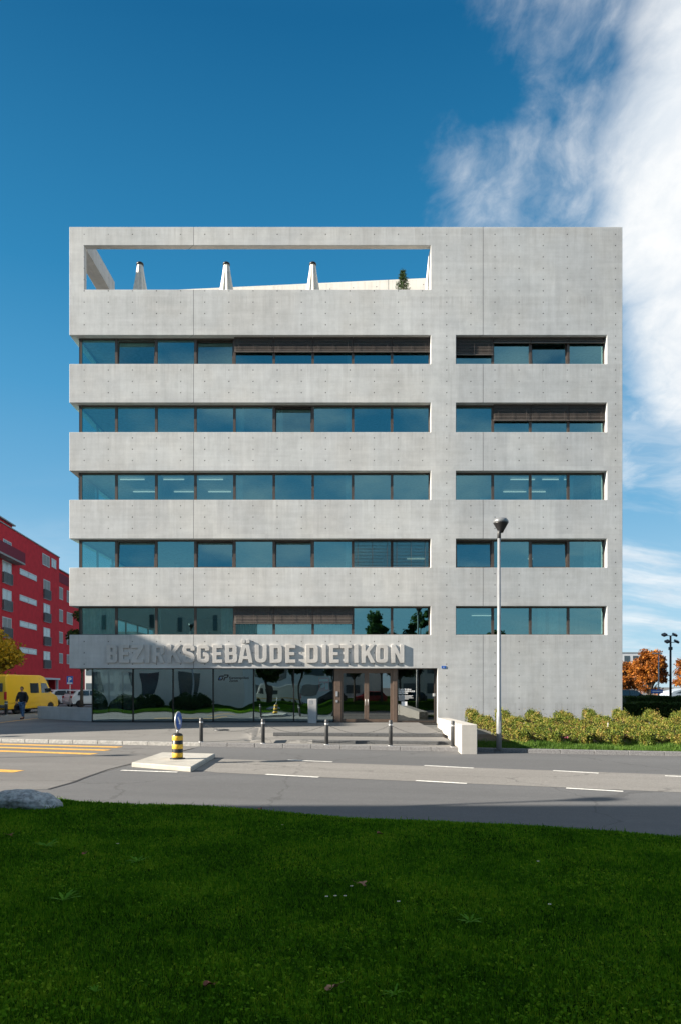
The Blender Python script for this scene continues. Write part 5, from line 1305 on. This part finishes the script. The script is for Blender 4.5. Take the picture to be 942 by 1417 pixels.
def man():
    X, D = G(31, 995.3, 0); t = empty('person', (X, D, 0), R(-12), 'man in black jacket and blue jeans walking across the forecourt, carrying a dark bag', 'person')
    # faces -y; right foot forward
    P = [(0, 0, .96), (0, 0, 1.15), (0, -.01, 1.38), (0, -.02, 1.50), (0, -.03, 1.56),
         (.19, 0, 1.43), (.27, .05, 1.15), (.25, -.04, .90), (-.19, 0, 1.43), (-.28, -.02, 1.16), (-.27, -.14, .93),
         (.10, 0, .90), (.12, -.10, .52), (.13, -.14, .12), (-.10, 0, .90), (-.11, .06, .50), (-.12, .24, .16), (.13, -.27, .07), (-.12, .12, .07)]
    E = [(0, 1), (1, 2), (2, 3), (3, 4), (2, 5), (5, 6), (6, 7), (2, 8), (8, 9), (9, 10), (0, 11), (11, 12), (12, 13), (0, 14), (14, 15), (15, 16), (13, 17), (16, 18)]
    rd = [.13, .13, .14, .06, .055, .065, .05, .04, .065, .05, .04, .09, .062, .045, .09, .062, .045, .035, .035]
    skin_mesh('body', P, E, rd, M['skin'], t)
    # head with face
    bm = bmesh.new(); bmesh.ops.create_uvsphere(bm, u_segments=20, v_segments=16, radius=1)
    for v in bm.verts:
        x, y, z = v.co; w = .074 * (1 - .18 * max(0, -z)); v.co = (x * w, y * .092, z * .118)
        if y < -.85 and abs(x) < .2 and -.35 < z < .15: v.co.y -= .018 * (1 - abs(x) / .2)
    me = bpy.data.meshes.new('head'); bm.to_mesh(me); bm.free(); me.materials.append(M['skin']); me.polygons.foreach_set('use_smooth', [True] * len(me.polygons))
    h = bpy.data.objects.new('head', me); COL.objects.link(h); h.parent = t; h.location = (0, -.045, 1.66)
    for s in (-1, 1):
        MB().lathe([(0, -.012), (.011, 0), (0, .012)], 8, Matrix.Translation((s * .028, -.083, .018))).build('eye', M['black'], h)
        MB().lathe([(0, -.03), (.014, 0), (0, .03)], 8, Matrix.Translation((s * .075, .0, .0))).build('ear', M['skin'], h)
    MB().box(-.022, -.092, -.058, .022, -.082, -.05).build('mouth', M['redposter'], h)
    bm = bmesh.new(); bmesh.ops.create_uvsphere(bm, u_segments=20, v_segments=14, radius=1)
    for v in bm.verts:
        x, y, z = v.co; v.co = (x * .084, y * .102 + .012, max(z, -.15 - (.35 if y > 0 else -.35 - .0)) * .115 + .022)
        if y < -.3 and z < .45: v.co.z = .075
    me = bpy.data.meshes.new('hair'); bm.to_mesh(me); bm.free(); me.materials.append(M['hair']); o = bpy.data.objects.new('hair', me); COL.objects.link(o); o.parent = h
    jP = [(0, 0, .88), (0, 0, 1.10), (0, -.005, 1.34), (0, -.01, 1.47), (.20, 0, 1.42), (.29, .05, 1.15), (.265, -.04, .93), (-.20, 0, 1.42), (-.30, -.02, 1.16), (-.285, -.13, .95)]
    jE = [(0, 1), (1, 2), (2, 3), (2, 4), (4, 5), (5, 6), (2, 7), (7, 8), (8, 9)]
    skin_mesh('jacket', jP, jE, [(.20, .155), (.19, .15), (.19, .145), .085, .092, .078, .065, .092, .078, .065], M['jacket'], t)
    tP = [(0, 0, .93), (.095, -.01, .86), (.12, -.10, .50), (.13, -.13, .10), (-.095, 0, .86), (-.11, .07, .49), (-.12, .23, .14)]
    skin_mesh('jeans', tP, [(0, 1), (1, 2), (2, 3), (0, 4), (4, 5), (5, 6)], [.15, .115, .085, .07, .115, .085, .07], M['jeans'], t)
    for x, y, z, rx in ((.13, -.20, .05, 0), (-.12, .19, .06, .35)):
        b = MB(); Q = Matrix.Translation((x, y, z)) @ Matrix.Rotation(rx, 4, 'X'); b.box(-.045, -.13, -.05, .045, .12, .035, Q); b.build('shoe', M['shoe'], t, bevel=.03, seg=3)
    for x, y, z in ((.25, -.05, .86), (-.272, -.15, .885)):
        hd = skin_mesh('hand', [(x, y, z + .05), (x, y - .005, z - .01), (x, y - .01, z - .05), (x + .02, y - .02, z - .05), (x - .02, y, z - .05), (x, y - .02, z - .09), (x + .022, y - .03, z - .085), (x - .022, y - .005, z - .08), (x, y - .045, z - .02), (x, y - .055, z - .05)],
                       [(0, 1), (1, 2), (1, 3), (1, 4), (2, 5), (3, 6), (4, 7), (1, 8), (8, 9)], [.028, .032, .012, .012, .012, .008, .008, .008, .012, .009], M['skin'], t, 1)
    bg = MB(); bg.box(-.36, -.22, .48, -.22, .14, .76); o = bg.build('bag', M['jacket'], None, bevel=.03, seg=2)
    o.location = (X, D, 0); o.rotation_euler = (0, 0, R(-12)); tag(o, 'dark blue shoulder bag carried in the hand of the walking man', 'bag')
    MB().tube([(-.29, -.14, .75), (-.275, -.15, .83), (-.29, .04, .75)], .008, 6).build('strap', M['jacket'], o)
man()

# ------------------------------------------------------------------ red apartment building
def red_building():
    A = Vector((XX(-40, 58), 58)); 
    # facade line: passes px 24 at depth 72 and px 82 at depth 86
    P0 = Vector((XX(24, 72), 72)); P1 = Vector((XX(82, 86.2), 86.2)); d = (P1 - P0).normalized(); n = Vector((d.y, -d.x))
    S0 = -24.0; Lr = (P1 - P0).length
    ang = math.atan2(d.y, d.x)
    t = empty('apartment_building', (P0.x, P0.y, 0), ang, 'red rendered apartment building with grey framed windows on the left', 'building')
    # local: +x along facade away from viewer, -y is outward (towards the right of the picture)
    H = 1.8 + (HY - 737) / F * 72
    def pz(px, py):      # facade point under a photograph pixel -> (s, z)
        # intersect sight line with facade line
        a = (px - HX) / F
        s = (a * P0.y - P0.x) / (d.x - a * d.y); D = P0.y + s * d.y
        return s, 1.8 + (HY - py) / F * D
    GFH = 1.8 + (HY - 938) / F * 76
    MB().box(S0, 0, GFH, Lr, 12, H).build('wall', M['red'], t)
    MB().box(S0, 1.2, 0, Lr - .3, 12, GFH - .002).build('ground_floor_wall', M['shutter'], t)
    MB().box(S0 - .02, -.12, GFH - .16, Lr + .05, 0.3, GFH + .06).build('cornice', M['farwall'], t)
    MB().box(S0, -.08, H + .002, Lr + .08, 12.1, H + .12).build('roof_edge', M['shutter'], t)
    # attic storey, set back
    a0, _ = pz(24, 737)
    MB().box(S0, .45, H + .125, a0 - .2, 11.5, H + .65).build('attic', M['red'], t)
    MB().box(S0, .2, H + .655, a0 + .15, 11.7, H + .78).build('roof', M['shutter'], t)
    def win(px0, py0, px1, py1, mat, rail=False):
        s0, z1 = pz(px0, py0); s1, _ = pz(px1, py0); _, z0 = pz(px0, py1)
        f = MB(); w = .10
        for (a, b_, c_, e_) in ((s0, s0 + w, z0, z1), (s1 - w, s1, z0, z1), (s0 + w, s1 - w, z1 - w, z1), (s0 + w, s1 - w, z0, z0 + w), ((s0 + s1) / 2 - .04, (s0 + s1) / 2 + .04, z0 + w, z1 - w)): f.box(a, -.05, c_, b_, .05, e_)
        wo = f.build('window', M['farwall'], t)
        p = MB(); p.box(s0 + w, -.03, z0 + w, s1 - w, -.005, z1 - w); p.build('pane', mat, wo)
        if rail:
            r = MB(); zt = z0 + (z1 - z0) * .48; r.box(s0, -.20, zt, s1, -.16, zt + .05); r.box(s0, -.20, z0 + .02, s1, -.16, z0 + .06)
            k = s0 + .05
            while k < s1: r.box(k, -.195, z0 + .061, k + .03, -.165, zt - .001); k += .13
            r.box(s0, -.2, z0 + .03, s0 + .04, 0, zt); r.box(s1 - .04, -.2, z0 + .03, s1, 0, zt)
            r.build('railing', M['railing'], wo)
    W = M['winlight']; S = M['shutter']; Gd = M['winglass']
    for (y0, y1, mt) in ((774.5, 806, W), (814, 844, W), (853, 882, S), (891, 916, W)): win(3, y0, 15.5, y1, mt, True)
    win(-26, 774, -10, 808, W, True); win(-26, 814, -10, 846, S, True); win(-26, 853, -10, 884, W, True)
    for y in (786, 822.5, 858.5, 895): win(27, y, 50.5, y + 8.5, W)
    win(58.5, 765, 68.5, 781, S); win(71, 772, 77.5, 784.5, W)
    for (y0, y1, mt) in ((801, 828, S), (834.5, 860, W), (868, 893, W), (901, 925, W)): win(60, y0, 69, y1, mt, True)
    # balcony at the upper left
    s0, zt = pz(-30, 751); s1, _ = pz(21.5, 751); zb3 = pz(0, 772)[1]
    b = MB(); b.box(s0, -1.0, zb3, s1, -.002, zb3 + .18); bo = b.build('balcony', M['shutter'], t)
    b = MB(); b.box(s0, -1.0, zb3 + .181, s1, -.96, zb3 + 1.25); b.box(s1 - .04, -.955, zb3 + .181, s1, -.01, zb3 + 1.25); b.build('balustrade', M['balustrade'], bo)
    win(4, 745, 15.5, 757, Gd)
    # lower block behind, right of the first one
    s2 = Lr + .02; H2 = 1.8 + (HY - 789) / F * 90
    MB().box(s2, .55, 0, s2 + 14, 11, H2 - 1.2).build('rear_wing', M['red'], t)
    MB().box(s2 + 1.5, 1.2, H2 - 1.19, s2 + 14, 10, H2).build('rear_attic', M['red'], t)
    MB().box(s2 + 1.2, 1.0, H2 + .002, s2 + 14.2, 10.2, H2 + .12).build('roof', M['shutter'], t)
    b = MB(); b.box(s2, .50, H2 - 1.9, s2 + 6, .545, H2 - .7); b.build('balustrade', M['balustrade'], t)
    for (y0, y1, mt) in ((812, 829, S), (843, 860, S), (874, 890, S), (904, 918, S)):
        z1 = 1.8 + (HY - y0) / F * 88; z0 = 1.8 + (HY - y1) / F * 88
        f = MB(); f.box(s2 + .35, .48, z0, s2 + 3.2, .545, z1); wo = f.build('window', M['farwall'], t)
        MB().box(s2 + .50, .46, z0 + .1, s2 + 3.05, .478, z1 - .1).build('pane', mt, wo)
        f = MB(); f.box(s2 + 5.0, .48, z0, s2 + 7.6, .545, z1); wo = f.build('window', M['farwall'], t)
        MB().box(s2 + 5.15, .46, z0 + .1, s2 + 7.45, .478, z1 - .1).build('pane', mt, wo)
    MB().tube([(s2 + .12, .4, .1), (s2 + .12, .4, H2 - 1.5)], .06, 6).build('downpipe', M['farwall'], t)
    # shops under the overhang
    k = S0 + .5; b = MB()
    while k < Lr - 2: b.box(k, 1.12, .4, k + 2.2, 1.19, GFH - .5); k += 2.7
    b.build('shop_window', M['winglass'], t)
    k = S0 + .2; b = MB()
    while k < Lr: b.box(k, .1, 0, k + .25, .35, GFH - .17); k += 5.4
    b.build('column', M['farwall'], t)
red_building()

# pale building in the far right background
def block(name, x0, x1, y0, y1, H, floors, mat, label, cat='building', glass='winglass', bay=3.0, z0=0, wfrac=(.3, .8), dirs='s'):
    t = empty(name, ((x0 + x1) / 2, (y0 + y1) / 2, z0), 0, label, cat); w, dd = (x1 - x0) / 2, (y1 - y0) / 2
    MB().box(-w, -dd, -.4, w, dd, H).build('wall', mat, t)
    MB().box(-w - .1, -dd - .1, H + .002, w + .1, dd + .1, H + .25).build('roof', M['shutter'], t)
    fh = H / floors
    for f in range(floors):
        k = -w + .8
        while k + bay * .8 < w:
            za, zb_ = f * fh + fh * wfrac[0], f * fh + fh * wfrac[1]
            if 's' in dirs: MB().box(k, -dd - .05, za, k + bay * .62, -dd + .05, zb_).build('window', M[glass], t)
            if 'n' in dirs: MB().box(k, dd - .05, za, k + bay * .62, dd + .05, zb_).build('window', M[glass], t)
            k += bay
    return t
block('distant_building', XX(800, 190), XX(889, 190), 190, 204, 1.8 + (HY - 904) / F * 190, 3, M['farwall'], 'pale distant building with window bands beside the right edge of the office building', bay=2.4)
block('distant_building', XX(1010, 150), XX(1090, 150), 150, 165, 12, 4, M['farwall'], 'pale distant building beyond the right edge of the view', bay=3.2)
block('distant_building', XX(90, 130), XX(190, 130), 130, 142, 12, 4, M['cream'], 'cream distant building behind the dark tree, mostly hidden by the office building', bay=3.2)
# white house left of the viewer: it shades the lawn and shows in the glass
wb = block('white_house', -32, -9.3, -9.5, 6.8, 10.7, 3, M['cream'], 'white rendered house beside the lawn, seen only as a reflection in the office windows', bay=60, dirs='')
wb_c = Vector((-20.65, -1.35, 0))
for (px, py0, py1) in ((209, 848, 866), (246, 853, 873), (140, 850, 870), (296, 850, 872)):
    D = 2 * FD - 6.8; x = (px - HX) / F * D; za = 1.8 + (HY - py1) / F * D; zb2 = 1.8 + (HY - py0) / F * D
    MB().box(x - .2 - wb_c.x, 6.8 + 1.35 - .05, za, x + .2 - wb_c.x, 6.8 + 1.35 + .05, zb2).build('window', M['winglass'], wb)
for k in range(5): MB().box(-9.5 + k * 3.9, 8.10, 1.2, -8.1 + k * 3.9, 8.20, 3.0).build('window', M['winglass'], wb)
for i, (x, y, w) in enumerate(((-26, 9.0, 3.4), (-21.5, 9.2, 3.0), (-17.5, 9.0, 3.2), (-13.2, 9.3, 2.8))):
    q = np.random.default_rng(60 + i); n_ = 5000; a = q.uniform(0, 2 * PI, n_); u = q.uniform(0, 1, n_) ** .5; zz_ = q.uniform(0, 1, n_)
    hh = 1.25 * np.sqrt(np.clip(1 - (u * .96) ** 2, 0, 1)) * (1 + .18 * np.sin(a * 3 + i) + .1 * np.sin(a * 7))
    t = empty('shrub', (x, y, -.15), 0, 'dark spreading shrub before the white house, number %d from the left, seen as a reflection' % (i + 1), 'shrub', 'shrubs before the white house')
    V, T = leaves_arrays(np.stack([np.cos(a) * u * w * .62, np.sin(a) * u * .8, hh * (1 - .35 * zz_ ** 2)], 1), .09, q); tri_mesh('leaves', V, T, M['leaf_green'], t)
    V, T = leaves_arrays(np.stack([np.cos(a) * u * w * .60, np.sin(a) * u * .78, hh * zz_ * .8], 1), .10, q); tri_mesh('leaves', V, T, M['leaf_green'], t)
# office block west of the crossing: it shades the lower left of the facade
block('corner_house', -52, -36, 23.6, 50, 15.0, 4, M['cream'], 'cream corner house left of the view that shades the forecourt', bay=3.2, dirs='s')
# row of trees and houses behind the viewer
tp = [(4.6, -8.2, 11.8, 2.0), (8.9, -9.0, 12.2, 2.3), (-1.2, -8.6, 7.6, 1.7), (-4.6, -8.2, 8.0, 1.6), (1.6, -9.6, 8.0, 2.2), (6.6, -7.2, 7.4, 2.2), (-7.6, -9.2, 7.0, 1.9), (12.4, -9.0, 8.0, 2.0), (17, -9.4, 9.0, 2.0)]
for i, (x, y, H, r) in enumerate(tp):
    tree('street_tree', (x, y, -.1), H, r, 2.3, M['leaf_green'], 'green tree behind the viewer, number %d from the left, seen as a reflection' % (sorted(tp).index((x, y, H, r)) + 1), group='trees behind the viewer', n=8000, size=.24, seed=40 + i, clumps=30)
block('rear_house', 8, 34, -40, -28, 5.6, 2, M['cream'], 'low cream house behind the viewer, seen as a reflection', bay=3.4, dirs='n')
block('rear_house', -34, 6, -46, -34, 7.5, 3, M['farwall'], 'pale house behind the viewer, left of the low cream one', bay=3.4, dirs='n')
